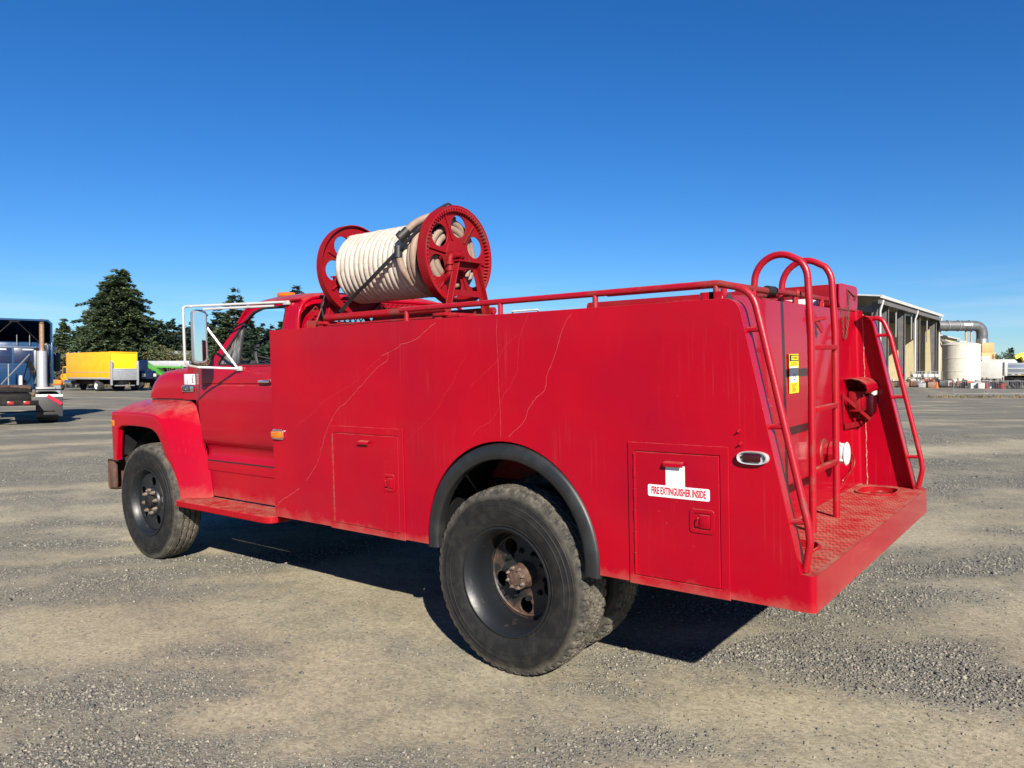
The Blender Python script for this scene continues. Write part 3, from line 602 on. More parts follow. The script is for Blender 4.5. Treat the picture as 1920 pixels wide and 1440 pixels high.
# ------------------------------------------------------------------ rails, ladder and fittings
rl = .0165
for s in (-1, 1):
    y = s*(HW-.045); off = .085
    path = [(-.96 if s < 0 else -2.1, y, 2.060), (1.10, y, 2.060), (1.255, y, 2.02 if s < 0 else 2.02), (1.30, y, 1.83), (1.485, y, 1.0), (1.492, y, .93), (1.470, y, ZP+.005)]
    if s > 0: path = [(1.17, y, 1.965), (1.262, y, 1.965), (1.315, y, 1.83), (1.498, y, 1.0), (1.505, y, .93), (1.478, y, ZP+.005)]
    MB().tube(fillet(path, .13, 8), rl, 12).build('grab_rail', M['railred'], T, 60)
    if s < 0:
        for x in (-.905, -.165, .45, 1.09):
            MB().cyl((x, y, ZT-.004), (x, y, 2.056), .0145, n=12).build('rail_post', M['railred'], T)
    for z in (1.845, 1.42, 1.015):
        xs = XS-(z-ZP)*(XS-1.217)/1.124; xr = 1.30+(1.83-z)*.185/.83+(.0 if s < 0 else .014)
        MB().cyl((xs-.004, y, z), (xr, y, z+.003), .0125, n=10).build('rail_stub', M['railred'], T)
YL, YR = -.438, .002
for y in (YL, YR):
    top = 2.275; arcp = [(1.116+.134*math.cos(t), y, 2.120+(.140 if y < 0 else .146)*math.sin(t)) for t in [math.pi*i/16 for i in range(17)]]
    arcp = [(p[0]+(.012 if p[0] > 1.2 else 0), p[1], p[2]) for p in arcp]
    MB().tube([(1.275, y, ZP), (1.275, y, 1.5), (1.275, y, 1.85)]+arcp+[(.972, y, 2.03)], .0185, 14).build('ladder_rail', M['railred'], T, 60)
for z in (1.765, 1.438, 1.118):
    MB().box(1.258, 1.292, YL+.015, YR-.015, z-.013, z+.013, .004).build('ladder_rung', M['stepred'], T)
# tubes, clamp and plumbing over the tank's rear edge
b = MB().tube(fillet([(.40, -1.0, 2.075), (1.03, -1.0, 2.075), (1.04, -.40, 2.075)], .06), .017, 10); b.build('cross_rail', M['rustred'], T)
b = MB(); b.cyl((1.04, -.62, 1.99), (1.04, -.62, 2.072), .016, n=10); b.build('rail_post', M['railred'], T)
b = MB(); b.cyl((1.04, -1.0, 1.99), (1.04, -1.0, 2.072), .016, n=10); b.build('rail_post', M['railred'], T)
MB().tube([(1.04, -.42, 2.080), (1.04, -.30, 2.082)], .024, 10).build('rail_clamp', M['strap'], T)
b = MB().tube([(1.03, -.25, 2.085), (1.03, .76, 2.085)], .016, 10); b.cyl((.25, .09, 2.082), (1.03, .09, 2.090), .017, n=10); b.lathe([(-.03, 0), (-.028, .016), (-.012, .026), (.008, .026), (.02, .012)], 14, 'x', (1.04, .09, 2.090)); b.build('cross_rail', M['rustred'], T)
for y in (.09, .60): MB().cyl((1.03, y, 1.99), (1.03, y, 2.084), .017, n=10).build('rail_post', M['railred'], T)
MB().tube([(.35, .66, 2.05), (1.02, .66, 2.05)], .042, 14).build('filler_pipe', M['white'], T)
MB().box(.55, .95, -.32, -.02, 1.99, 2.058, .02).build('tank_hatch', M['rustred'], T)
MB().box(.60, .92, .14, .42, 1.99, 2.066, .015).build('manhole_cover', M['red'], T)
MB().tube(fillet([(-.15, -1.12, 1.985), (-.15, -1.12, 2.008), (.03, -1.12, 2.008), (.03, -1.12, 1.985)], .012), .005, 8).build('hatch_handle', M['white'], T)
# long hose box on the far side with its drop door and chain
o = fillet([(0, .84, 2.028), (0, 1.30, 2.028), (0, 1.30, 2.195), (0, .84, 2.195)], .05, 5, True)
b = MB(); b.grid([[(x, p.y, p.z) for p in o+o[:1]] for x in (-.9, 1.062)]); b.build('hose_box', M['reelred'], T, 40)
b = MB().plate([[(p.y, p.z) for p in o]], .012, lambda a, b_, c: (1.076+c, a, b_), .002); dd = b.build('hose_box_door', M['red'], T)
MB().cyl((1.078, .82, 2.026), (1.078, 1.32, 2.026), .009, n=8).build('hinge', M['rustred'], dd)
b = MB().tube([(1.084, 1.02, 2.165), (1.087, 1.10, 2.145), (1.087, 1.22, 2.12)], .004, 6); b.tube([(1.087, 1.22+.02*math.cos(t), 2.115+.018*math.sin(t)) for t in np.linspace(0, 6.28, 13)], .003, 5); b.tube([(1.084, 1.02, 2.165), (1.086, 1.04, 2.10), (1.086, 1.045, 2.06)], .003, 6); b.build('door_pin', M['rust'], dd)
def chain(pts, name):
    P = spline(pts, 10); b = MB(); acc = [P[0]]
    for p in P:
        if (p-acc[-1]).length > .016: acc.append(p)
    for i in range(len(acc)-1):
        c = (acc[i]+acc[i+1])/2; t = (acc[i+1]-acc[i]).normalized(); sd = Vector((1, 0, 0)) if i % 2 else t.cross(Vector((1, 0, 0))); 
        b.tube([c+t*.012*math.cos(a)+sd*.006*math.sin(a) for a in [2*math.pi*k/8 for k in range(8)]], .0022, 4, True)
    return b.build(name, M['rust'], T)
chain([(1.088, .86, 2.03), (1.095, .865, 1.93), (1.095, .88, 1.85), (1.10, .905, 1.822), (1.098, .94, 1.86), (1.095, 1.0, 1.95), (1.092, 1.03, 2.02), (1.09, 1.06, 2.10), (1.09, 1.06, 2.14)], 'door_chain')
MB().tube([(1.088, .98, 2.04), (1.09, .97, 1.93), (1.092, .955, 1.85)], .002, 5).build('pin_cord', M['rust'], T)
# hook plates on the rear wall
b = MB().bar((1.088, .16, 2.0), (1.125, .30, 1.87), .05, .008, .002, (1, 0, 0)); b.bar((1.09, .20, 1.93), (1.14, .30, 1.945), .03, .02, .004); b.build('latch_hook', M['rustred'], T)
MB().bar((1.092, -1.08, 2.012), (1.105, -.98, 1.93), .045, .006, .001, (1, 0, 0)).build('latch_hook', M['interior'], T)
# yellow warning label with its print
lb = MB().box(1.0855, 1.0868, -.222, -.062, 1.512, 1.732).build('warning_label', M['yellowlabel'], T)
lb.data.transform(Matrix.Translation((0, 0, 0)))
b = MB().box(1.0868, 1.0872, -.218, -.066, 1.692, 1.728); b.build('label_header', M['ink'], lb)
MB().box(1.0872, 1.0875, -.186, -.072, 1.698, 1.722).build('header_field', M['yellowlabel'], lb)
MB().text('WARNING', .022, lambda a, b_, c: (1.0879+c, -.129+a, 1.710+b_), .0002, .95).build('label_lettering', M['ink'], lb, 0)
MB().box(1.0868, 1.0872, -.208, -.076, 1.572, 1.662).build('label_field', M['decal'], lb)
b = MB(); rng = random.Random(5)
for i in range(3): b.box(1.0868, 1.0873, -.206, -.206+rng.uniform(.09, .125), 1.682-.007*i, 1.685-.007*i)
for i in range(8): b.box(1.0868, 1.0873, -.180, -.180+rng.uniform(.05, .085), 1.562-.006*i, 1.565-.006*i)
b.tube([(1.0875, -.14+.016*math.cos(t), 1.604+.013*math.sin(t)) for t in np.linspace(-1, 3.4, 12)], .0018, 4); b.box(1.0868, 1.0874, -.172, -.118, 1.585, 1.589)
b.build('label_print', M['ink'], lb, 0)
lb.location = (.006, 0, 0)
# suction cap, hook bar and rope on the rear wall
b = MB().lathe([(0, .088), (.006, .09), (.012, .085), (.016, .06)], 28, 'x', (1.092, .40, 1.115)); b.build('inlet_flange', M['rustred'], T)
b = MB().lathe([(0, .06), (.035, .062), (.036, .075), (.07, .075), (.072, .062)], 10, 'x', (1.105, .40, 1.115)); b.build('inlet_coupling', M['railred'], T)
b = MB().lathe([(.0, .066), (.012, .07), (.02, .064), (.05, .064), (.056, .072), (.062, .064), (.066, .0)], 24, 'x', (1.175, .40, 1.115)); ic = b.build('inlet_cap', M['white'], T)
b = MB()
for k in range(4): a = R(90*k+30); b.box(1.18, 1.225, .40+.068*math.cos(a)-.006, .40+.068*math.cos(a)+.006, 1.115+.068*math.sin(a)-.006, 1.115+.068*math.sin(a)+.006, .002)
b.build('cap_lug', M['white'], ic)
b = MB().tube(spline([(1.10, .78, .86), (1.11, .80, .90), (1.12, .98, .94), (1.12, 1.02, 1.0), (1.11, .96, 1.05), (1.105, .93, 1.03), (1.11, 1.0, .96), (1.115, .9, .91), (1.10, .76, .84), (1.09, .80, .82)], 6), .006, 6); b.build('wire_loop', M['rustred'], T)
# hooded tail lamps with their brackets, one at each wing
for s in (-1, 1):
    b = MB(); pr = [(1.095, 1.555), (1.14, 1.557), (1.19, 1.545), (1.225, 1.515), (1.235, 1.48), (1.225, 1.462)]
    y0, y1 = s*.90, s*1.235
    b.grid([[(x, y, z) for x, z in pr] for y in (y0, y1)]); b.grid([[(x-.004, y, z-.004) for x, z in pr] for y in (y0, y1)])
    hd = b.build('lamp_hood', M['red'], T, 60)
    b = MB().box(1.10, 1.175, min(s*.96, s*1.16), max(s*.96, s*1.16), 1.33, 1.47, .008); b.build('tail_lamp', M['reelred'], T)
    MB().box(1.165, 1.225, min(s*1.12, s*1.225), max(s*1.12, s*1.225), 1.30, 1.455, .018).build('tail_lens', M['redlens'], T)
    MB().box(1.168, 1.228, min(s*1.125, s*1.22), max(s*1.125, s*1.22), 1.43, 1.472, .012).build('reverse_lens', M['white'], T)
    MB().box(1.176, 1.182, min(s*1.0, s*1.085), max(s*1.0, s*1.085), 1.35, 1.445, .003).build('cover_plate', M['red'], T)
    b = MB().bar((1.10, s*.82, 1.45), (1.20, s*1.12, 1.27), .03, .005, .001, (1, 0, 0)); b.bar((1.11, s*.84, 1.24), (1.13, s*1.235, 1.235), .005, .036, .001); b.bar((1.10, s*.82, 1.46), (1.10, s*.86, 1.22), .012, .008, .001); b.bar((1.20, s*1.12, 1.27), (1.19, s*1.235, 1.285), .02, .005, .001)
    b.build('lamp_bracket', M['reelred'], T)
# side marker lamps and bolts
y = -HW
b = MB().plate([[(p.x, p.z) for p in fillet([(-2.262, 0, 1.206), (-2.135, 0, 1.206), (-2.135, 0, 1.274), (-2.262, 0, 1.274)], .016, 4, True)]], .012, lambda a, b_, c: (a, y-.006+c, b_), .003); mk = b.build('marker_lamp', M['chrome'], T)
b = MB().box(-2.252, -2.150, y-.034, y-.010, 1.215, 1.265, .010); b.build('marker_lens', M['amber'], mk)
o = [(1.268+.070*math.copysign(abs(math.cos(t))**.7, math.cos(t)), 1.286+.029*math.copysign(abs(math.sin(t))**.8, math.sin(t))) for t in [2*math.pi*i/36 for i in range(36)]]
b = MB(); sc = lambda f, yy_: [(1.268+(a-1.268)*f, yy_, 1.286+(c-1.286)*f) for a, c in o+o[:1]]
b.grid([sc(1.0, y), sc(1.0, y-.016), sc(.95, y-.024), sc(.84, y-.022), sc(.80, y-.010)]); q = sc(.80, y-.010)[:-1]; b.add(q, [tuple(range(len(q)))])
mk = b.build('marker_lamp', M['alu'], T, 50)
MB().box(1.226, 1.305, y-.026, y-.008, 1.268, 1.304, .007).build('marker_lens', M['redlens'], mk)
for x in (1.215, 1.321): MB().cyl((x, y-.009, 1.286), (x, y-.014, 1.286), .006, n=8).build('screw', M['rust'], mk)
for x, z in ((1.205, 1.398), (1.212, 1.342)):
    b = MB(); b.cyl((x, y, z), (x, y-.003, z), .011, n=14); nutmesh(b, x, y-.003, y-.007, z, .007); b.build('bolt_head', M['red'], T)
# old drips of paint on the tail skirt
def drip(pts, w): 
    P = spline([(0, a, c) for a, c in pts], 8); up = [(XR+.0006, p.y+noise.noise((p.y*60, p.z*60, 1))*.004, p.z+w) for p in P]; dn = [(XR+.0006, q[1]+w, q[2]-2*w) for q in up]
    MB().grid([up, dn]).build('paint_scrape', M['scratch'], T, 0)
drip([(-.74, .66), (-.73, .72), (-.66, .76), (-.60, .765), (-.59, .67)], .0014); drip([(-.56, .67), (-.55, .70), (-.40, .715), (-.37, .75), (-.30, .76), (-.22, .775), (-.12, .77), (-.08, .735), (-.08, .70)], .0014)
drip([(-.47, .745), (-.40, .765), (-.35, .748), (-.41, .742), (-.47, .748)], .0018); drip([(-.28, .665), (-.275, .73), (-.2, .76)], .0012); drip([(.28, .775), (.31, .74), (.32, .70)], .0012)
# ------------------------------------------------------------------ hose reel on the deck
Y0, Z0, RR = -.72, 2.432, .330
def rp(x, r, a): return (x, Y0+r*math.cos(a), Z0+r*math.sin(a))
reel = MB().tube([(-1.99, Y0, Z0), (-.86, Y0, Z0)], .03, 14).build('hose_reel', M['reelred'], T)
def flange(x, w, sgn, teeth):
    holes = [ring(.075, 24, (.2*math.cos(t), .2*math.sin(t))) for t in [R(60*i+(22 if teeth else 5)) for i in range(6)]]
    f = MB().plate([ring(RR-.004, 72)]+holes, .010, lambda a, b_, c: (x+c, Y0+a, Z0+b_), .0015).build('reel_flange', M['reelred'], reel)
    f0 = MB().lathe([(-w/2, RR-.008), (-w/2, RR), (w/2, RR), (w/2, RR-.008), (-w/2, RR-.008)], 72, 'x', (x, Y0, Z0)).build('flange_rim', M['reelred'], reel, 40)
    b = MB()
    for i in range(6):
        t = R(60*i+(52 if teeth else 35)); xx = x+sgn*.012; b.bar(rp(xx, .11, t), rp(xx, .275, t), .014, .012, .002, (1, 0, 0))
    b.build('flange_rib', M['reelred'], reel)
    if teeth:
        b = MB(); n = 76
        for i in range(n):
            t = 2*math.pi*i/n; t2 = t+math.pi/n; xo = x+sgn*(w/2-.001)
            for q0, q1, r0 in ((t, t2, .286), (t2, t+2*math.pi/n, .303)):
                b.add([rp(xo-sgn*.026, r0, q0), rp(xo-sgn*.026, r0, q1), rp(xo-sgn*.026, RR-.009, q1), rp(xo-sgn*.026, RR-.009, q0), rp(xo, r0+.006, q0), rp(xo, r0+.006, q1), rp(xo, RR-.009, q1), rp(xo, RR-.009, q0)],
                      [(0, 1, 2, 3), (7, 6, 5, 4), (0, 4, 5, 1), (1, 5, 6, 2), (2, 6, 7, 3), (3, 7, 4, 0)])
        b.build('sprocket_teeth', M['rustred'], reel, 20)
        hb = MB().lathe([(0, .115), (.006, .112), (.008, .09), (.010, .0)], 8, 'x', (x+.006, Y0, Z0)); hb.build('hub_plate', M['reelred'], reel)
flange(-.925, .068, 1, True); flange(-1.945, .055, 1, False)
# swivel elbow
b = MB().tube(fillet([(-.935, Y0, Z0+.0), (-.865, Y0, Z0+.0), (-.865, Y0-.125, Z0-.01), (-.865, Y0-.13, Z0-.13), (-.92, Y0-.13, Z0-.17)], .035), .021, 12)
for p, d in (((-.865, Y0-.105, Z0-.008), (0, 1, 0)), ((-.865, Y0-.13, Z0-.06), (0, 0, 1)), ((-.865, Y0-.13, Z0-.10), (0, 0, 1)), ((-.865, Y0-.02, Z0), (0, 1, 0))):
    d = Vector(d); b.cyl(Vector(p)-d*.011, Vector(p)+d*.011, .029, n=12)
b.build('swivel_elbow', M['reelred'], reel)
# A-frames and base
for x, e in ((-.845, 1), (-2.03, -1)):
    b = MB()
    for s in (-1, 1):
        b.bar((x, Y0+s*.085, Z0-.045), (x, Y0+s*.19, 2.045), .05, .008, .001, (1, 0, 0)); b.bar((x+e*.02, Y0+s*.098, Z0-.045), (x+e*.02, Y0+s*.203, 2.045), .008, .044, .001, (1, 0, 0))
    b.box(min(x-.004, x+e*.05), max(x-.004, x+e*.05), Y0-.12, Y0+.12, Z0-.052, Z0-.042); b.box(x-.005, x+.005, Y0-.115, Y0+.115, Z0-.09, Z0-.052)
    b.box(x-.005, x+.005, Y0-.165, Y0+.165, 2.16, 2.20); b.build('reel_stand', M['reelred'], reel)
    b = MB().box(x-.05, x+.06, Y0-.27, Y0+.27, 2.025, 2.045, .003); b.box(x-.04, x+.02, Y0-.26, Y0-.21, 1.984, 2.024); b.box(x-.04, x+.02, Y0+.21, Y0+.26, 1.984, 2.024); b.build('stand_foot', M['rustred'], reel)
for s in (-1, 1):
    MB().tube([(-2.00, Y0+s*.235, 2.072), (-.80, Y0+s*.235, 2.072)], .026, 12).build('base_pipe', M['rustred'], reel)
    b = MB().bar((-2.14, Y0+s*.22, 2.02), (-.68, Y0+s*.22, 2.02), .05, .012, .001); b.build('base_angle', M['rustred'], reel)
b = MB().bar((-2.10, Y0-.33, 2.02), (-2.10, Y0+.33, 2.02), .012, .07, .001); b.bar((-2.10, Y0-.24, 2.05), (-2.06, Y0-.2, 2.20), .06, .008); b.build('base_cross', M['rustred'], reel)
# ------------------------------------------------------------------ hose wound on the reel (a thing of its own)
hose = thing('fire_hose', 'cream and dusty pink rubber hose wound round the red reel', 'hose'); hose.matrix_world = Q.copy()
hr = .0240
def helix(x0, x1, r, n, ph=0, wob=.004):
    P = []; k = int(n*44)
    for i in range(k+1):
        t = i/k; a = -2*math.pi*n*t+ph; P.append(rp(x0+(x1-x0)*t+wob*math.sin(a*1.0+t*9), r+wob*.8*noise.noise((t*40, ph, 1)), a))
    return P
MB().tube(helix(-1.885, -1.125, .2315, 15.6, 2.0), hr, 10).build('hose_coil', M['hose'], hose, 60)
b = MB()
for x, r, dx in ((-1.096, .238, .02), (-1.050, .245, .03), (-1.004, .238, .02)):
    b.tube([rp(x+dx*math.sin(a+1), r+.006*math.sin(a*2+x*40), a) for a in np.linspace(0, 2*math.pi, 50, False)], hr*1.03, 10, True)
for x, r in ((-.978, .19), (-.978, .142)): b.tube([rp(x, r, a) for a in np.linspace(0, 2*math.pi, 40, False)], hr, 10, True)
b.build('hose_outer_turns', M['hosedirty'], hose, 60)
MB().lathe([(-1.90, .118), (-1.90, .206), (-1.02, .206), (-1.02, .118)], 40, 'x', (0, Y0, Z0)).build('hose_core', M['strap'], hose)
tail = spline([rp(-1.02, .280, R(70)), rp(-1.06, .284, R(100)), rp(-1.11, .287, R(128)), rp(-1.155, .288, R(148))], 6)
MB().tube(tail, hr, 10).build('hose_tail', M['hosedirty'], hose, 60)
d = (tail[-1]-tail[-2]).normalized(); p = tail[-1]
b = MB().cyl(p-d*.03, p+d*.012, .030, n=16); b.cyl(p+d*.012, p+d*.05, .036, .034, n=16); b.tube([p+d*.05, p+d*.052, p+d*.02], .03, 16, rr=[.034, .024, .022], cap=False)
b.build('hose_coupling', M['strap'], hose)
b = MB().cyl(Vector(rp(-1.19, .278, R(166))), Vector(rp(-1.185, .277, R(182))), .028, n=12); b.build('hose_clamp', M['strap'], hose)
MB().tube(spline([rp(-1.185, .272, R(180)), rp(-1.17, .262, R(200)), rp(-1.15, .25, R(225))], 6), hr*.98, 10).build('hose_end', M['hosedirty'], hose, 60)
# rubber strap
st = spline([(-.975, Y0-.06, Z0+.332), (-.995, Y0-.13, Z0+.285), (-1.026, -.912, 2.636), (-1.054, -.960, 2.579), (-1.103, -.986, 2.527), (-1.166, -1.0, 2.478), (-1.240, -1.005, 2.430), (-1.324, -1.002, 2.382), (-1.418, -.991, 2.335), (-1.526, -.970, 2.288), (-1.649, -.944, 2.241), (-1.76, -.93, 2.185), (-1.86, -.938, 2.108)], 4)
b = MB(); up = []; dn = []
for i, p in enumerate(st):
    q = Vector(p); rad = Vector((0, q.y-Y0, q.z-Z0)).normalized(); tan = (Vector(st[min(i+1, len(st)-1)])-Vector(st[max(0, i-1)])).normalized(); sd = tan.cross(rad).normalized()
    up.append([q+sd*.013+rad*.004, q-sd*.013+rad*.004, q-sd*.013-rad*.003, q+sd*.013-rad*.003, q+sd*.013+rad*.004])
b.grid(up); strap = b.build('tie_strap', M['strap'], None, 60); strap.matrix_world = Q.copy()
tag(strap, 'black rubber strap stretched slantwise over the wound hose', 'strap')
MB().tube([st[0], Vector(st[0])+Vector((.03, .02, .012)), Vector(st[0])+Vector((.035, .05, .0))], .009, 8).build('strap_hook', M['strap'], strap)
MB().tube([(-1.97, Y0-.235, 2.30), (-1.98, Y0-.29, 2.16), (-1.97, Y0-.28, 2.06)], .006, 6).build('strap_end', M['strap'], strap)
# ------------------------------------------------------------------ headache rack with expanded metal
b = MB(); fr = fillet([(-2.33, -.96, 1.80), (-2.33, -.96, 2.258), (-2.33, .96, 2.258), (-2.33, .96, 1.80)], .30, 8); b.tube(fr, .016, 10); b.build('cab_guard', M['cabred'], T, 60)
b = MB()
def inside(y, z): 
    if z < 1.82 or z > 2.25 or abs(y) > .955: return False
    if abs(y) > .66 and z > 1.96 and math.hypot(abs(y)-.66, z-1.96) > .27: return False
    return True
px, pz = .056, .026; nz = int(.44/pz); ny = int(1.92/px)
for i in range(-1, ny+1):
    for j in range(nz+1):
        y = -.96+px*i+(px/2 if j % 2 else 0); z = 1.82+pz*j
        for s in (-1, 1):
            p, q = (y, z), (y+s*px/2, z+pz)
            if inside(*p) and inside(*q): b.bar((-2.33, p[0], p[1]), (-2.33, q[0], q[1]), .005, .007)
tag(b.build('guard_mesh', M['rustred'], T, 0), kind='stuff')
# ------------------------------------------------------------------ cab
PR = [(1.742, .968), (1.72, .974), (1.62, .983), (1.596, .984), (1.588, .976), (1.578, .977), (1.572, .988), (1.52, .994), (1.42, 1.002), (1.30, 1.002), (1.20, .996), (1.12, .985), (1.085, .974), (1.068, .950), (1.02, .932), (.985, .932), (.955, .944), (.932, .952)]
def side_grid(x0, x1, s, prof, n=14): return [[(x, s*y, z) for x in np.linspace(x0, x1, n)] for z, y in prof]
KS = .30
for s in (-1, 1):
    b = MB(); b.grid(side_grid(-3.695, -2.562, s, PR)); b.grid([[(x, s*(PR[0][1]-d_), 1.742+h) for x in (-3.695, -2.562)] for d_, h in ((0, 0), (.004, .006), (.03, .006))])
    b.grid([[(-2.562, s*y, z), (-2.562, s*(y-.03), z)] for z, y in PR]); b.grid([[(-3.695, s*y, z), (-3.695, s*(y-.03), z)] for z, y in PR])
    dr = b.build('cab_door', M['cabred'], T, 40)
    b = MB(); b.grid(side_grid(-2.556, -2.46, s, PR, 4)); b.grid([[(-2.46+.045*math.sin(t), s*(y-.045*(1-math.cos(t))), z) for t in np.linspace(0, 1.57, 6)] for z, y in PR]); b.build('cab_corner', M['cabred'], T, 40)
    RK = [(.926, .953), (.90, .957), (.86, .958), (.845, .958), (.838, .949), (.80, .947), (.62, .946)]
    b = MB(); b.grid(side_grid(-3.74, -2.42, s, RK, 6)); b.build('rocker_panel', M['cabred'], T, 40)
    MB().box(-3.70, -2.50, min(s*.90, s*.925), max(s*.90, s*.925), .90, 1.74).build('door_lining', M['interior'], T)
    MB().grid([[(x, s*.9585, z) for x in (-3.67, -2.45)] for z in (.924, .934)]).build('door_sill_seal', M['strap'], T, 0)
    # greenhouse
    yy = lambda z: s*(.975-KS*(z-1.74))
    out = [(-3.60, 1.735), (-3.37, 1.98), (-3.255, 2.11), (-3.16, 2.235), (-2.47, 2.25), (-2.43, 2.23), (-2.42, 1.735)]
    win = [(-3.455, 1.748), (-3.30, 1.955), (-3.19, 2.085), (-3.145, 2.135), (-3.09, 2.175), (-3.0, 2.198), (-2.90, 2.205), (-2.69, 2.205), (-2.655, 2.19), (-2.64, 2.16), (-2.615, 1.80), (-2.62, 1.748)]
    MB().plate([out, win], .035, lambda a, b_, c: (a, yy(b_)-s*.0175-s*0+c, b_), .004).build('cab_pillar', M['cabred'], T, 30)
    w_ = fillet([(a, 0, c) for a, c in win], .02, 3, True)
    b = MB().tube([(p.x, yy(p.z)-s*.004, p.z) for p in w_], .009, 6, True); b.tube([(-3.14, yy(1.75)-s*.012, 1.75), (-3.185, yy(2.08)-s*.012, 2.085)], .011, 6); b.build('window_seal', M['strap'], dr)
    MB().plate([[(-3.435, 1.752), (-3.150, 1.752), (-3.19, 2.075), (-3.30, 1.945)]], .004, lambda a, b_, c: (a, yy(b_)-s*.018+c, b_)).build('vent_glass', M['dirtyglass'], dr, 0)
    if s > 0: MB().plate([[(-3.135, 1.752), (-2.63, 1.752), (-2.65, 2.19), (-3.0, 2.19), (-3.14, 2.12), (-3.175, 2.08)]], .004, lambda a, b_, c: (a, yy(b_)-s*.022+c, b_)).build('window_glass', M['glass'], dr, 0)
    b = MB().tube(fillet([(-3.27, s*.868, 2.10), (-3.165, s*.843, 2.232), (-2.90, s*.836, 2.248), (-2.46, s*.838, 2.246)], .10), .010, 8); b.build('drip_rail', M['cabred'], T)
    b = MB().box(-2.80, -2.645, min(s*.975, s*.992), max(s*.975, s*.992), 1.592, 1.632, .006); b.build('handle_recess', M['rustred'], dr)
    b = MB().box(-2.795, -2.645, min(s*.990, s*1.018), max(s*.990, s*1.018), 1.600, 1.622, .007); b.build('door_handle', M['chrome'], dr)
# shell: roof, back, windscreen, floor, inside
b = MB(); P = []
for x, dz, hw in ((-3.215, -.085, .80), (-3.19, -.03, .825), (-3.14, -.006, .835), (-3.0, .006, .838), (-2.7, .01, .838), (-2.5, .003, .836), (-2.44, -.012, .832), (-2.415, -.045, .82), (-2.41, -.08, .80)):
    P.append([(x, f*hw, 2.238+dz+.082*(1-abs(f)**7)-(0 if abs(f) < 1 else .012)) for f in (-1, -.985, -.95, -.9, -.8, -.6, -.3, 0, .3, .6, .8, .9, .95, .985, 1)])
b.grid(P); b.build('cab_roof', M['cabred'], T, 60)
MB().grid([[(p[0]+(.03 if p[0] < -3.1 else 0), p[1]*.97, p[2]-.03) for p in row] for row in P[2:-2]]).build('headliner', M['interior'], T, 60)
o = [(-.93, .95), (-.945, 1.74), (-.82, 2.19), (-.78, 2.235), (.78, 2.235), (.82, 2.19), (.945, 1.74), (.93, .95)]
MB().plate([o, [(-.62, 1.80), (.62, 1.80), (.56, 2.12), (-.56, 2.12)]], .012, lambda a, b_, c: (-2.425+c, a, b_)).build('cab_back', M['cabred'], T)
MB().plate([[(-.63, 1.79), (.63, 1.79), (.57, 2.13), (-.57, 2.13)]], .004, lambda a, b_, c: (-2.428+c, a, b_)).build('rear_glass', M['glass'], T, 0)
b = MB(); b.grid([[(-3.80-.06*(1-abs(f)**2)+(.60)*t, f*(.90-.10*t), 1.735+.475*t) for f in np.linspace(-1, 1, 9)] for t in np.linspace(0, 1, 5)]); b.build('windscreen', M['glass'], T, 60)
MB().box(-4.0, -2.43, -.90, .90, .70, .74).build('cab_floor', M['interior'], T)
b = MB().box(-3.68, -3.44, -.86, .86, 1.30, 1.785, .05); b.build('dashboard', M['interior'], T)
b = MB().box(-2.98, -2.50, -.80, .80, 1.02, 1.20, .05); b.box(-2.62, -2.47, -.80, .80, 1.18, 1.66, .05); b.build('bench_seat', M['interior'], T)
b = MB(); c0 = Vector((-3.36, -.42, 1.775)); ux = Vector((0, 1, 0)); uz = Vector((-.42, 0, .9)).normalized()
b.tube([c0+ux*.225*math.cos(a)+uz*.225*math.sin(a) for a in np.linspace(0, 2*math.pi, 36, False)], .014, 8, True)
nrm = ux.cross(uz); b.cyl(c0+nrm*-.03, c0-nrm*.0-Vector((.3, 0, .16)), .03, n=10)
for a in (0.2, 2.9, 4.7): b.bar(c0, c0+ux*.22*math.cos(a)+uz*.22*math.sin(a), .03, .012)
b.build('steering_wheel', M['interior'], T)
for y in (-.55, 0, .55):
    b = MB().box(-3.10, -2.98, y-.055, y+.055, 2.318, 2.355, .012); b.build('roof_lamp', M['amber'], T)
# cowl sides and top
for s in (-1, 1):
    b = MB(); rows = []
    for z in (1.738, 1.70, 1.60, 1.50, 1.435):
        xs = -4.345+(z-1.44)*.40; rows.append([(xs, s*.802, z), (-4.12, s*.806, z), (-4.06, s*.815, z), (-3.9, s*.893, z), (-3.745, s*.966, z), (-3.70, s*.972, z)])
    b.grid(rows); b.grid([[(-4.10, s*.806, z), (-4.03, s*.825, z), (-3.9, s*.893, z), (-3.745, s*.955, z), (-3.702, s*.955, z)] for z in (1.435, 1.2, .9, .62)])
    b.build('cowl_side', M['cabred'], T, 50)
b = MB(); b.grid([[(x, f*hw, z+.022*(1-abs(f)**2)) for f in np.linspace(-1, 1, 11)] for x, hw, z in ((-4.225, .803, 1.738), (-4.08, .81, 1.738), (-3.90, .893, 1.738), (-3.74, .966, 1.738), (-3.60, .966, 1.735))]); b.build('cowl_top', M['cabred'], T, 60)
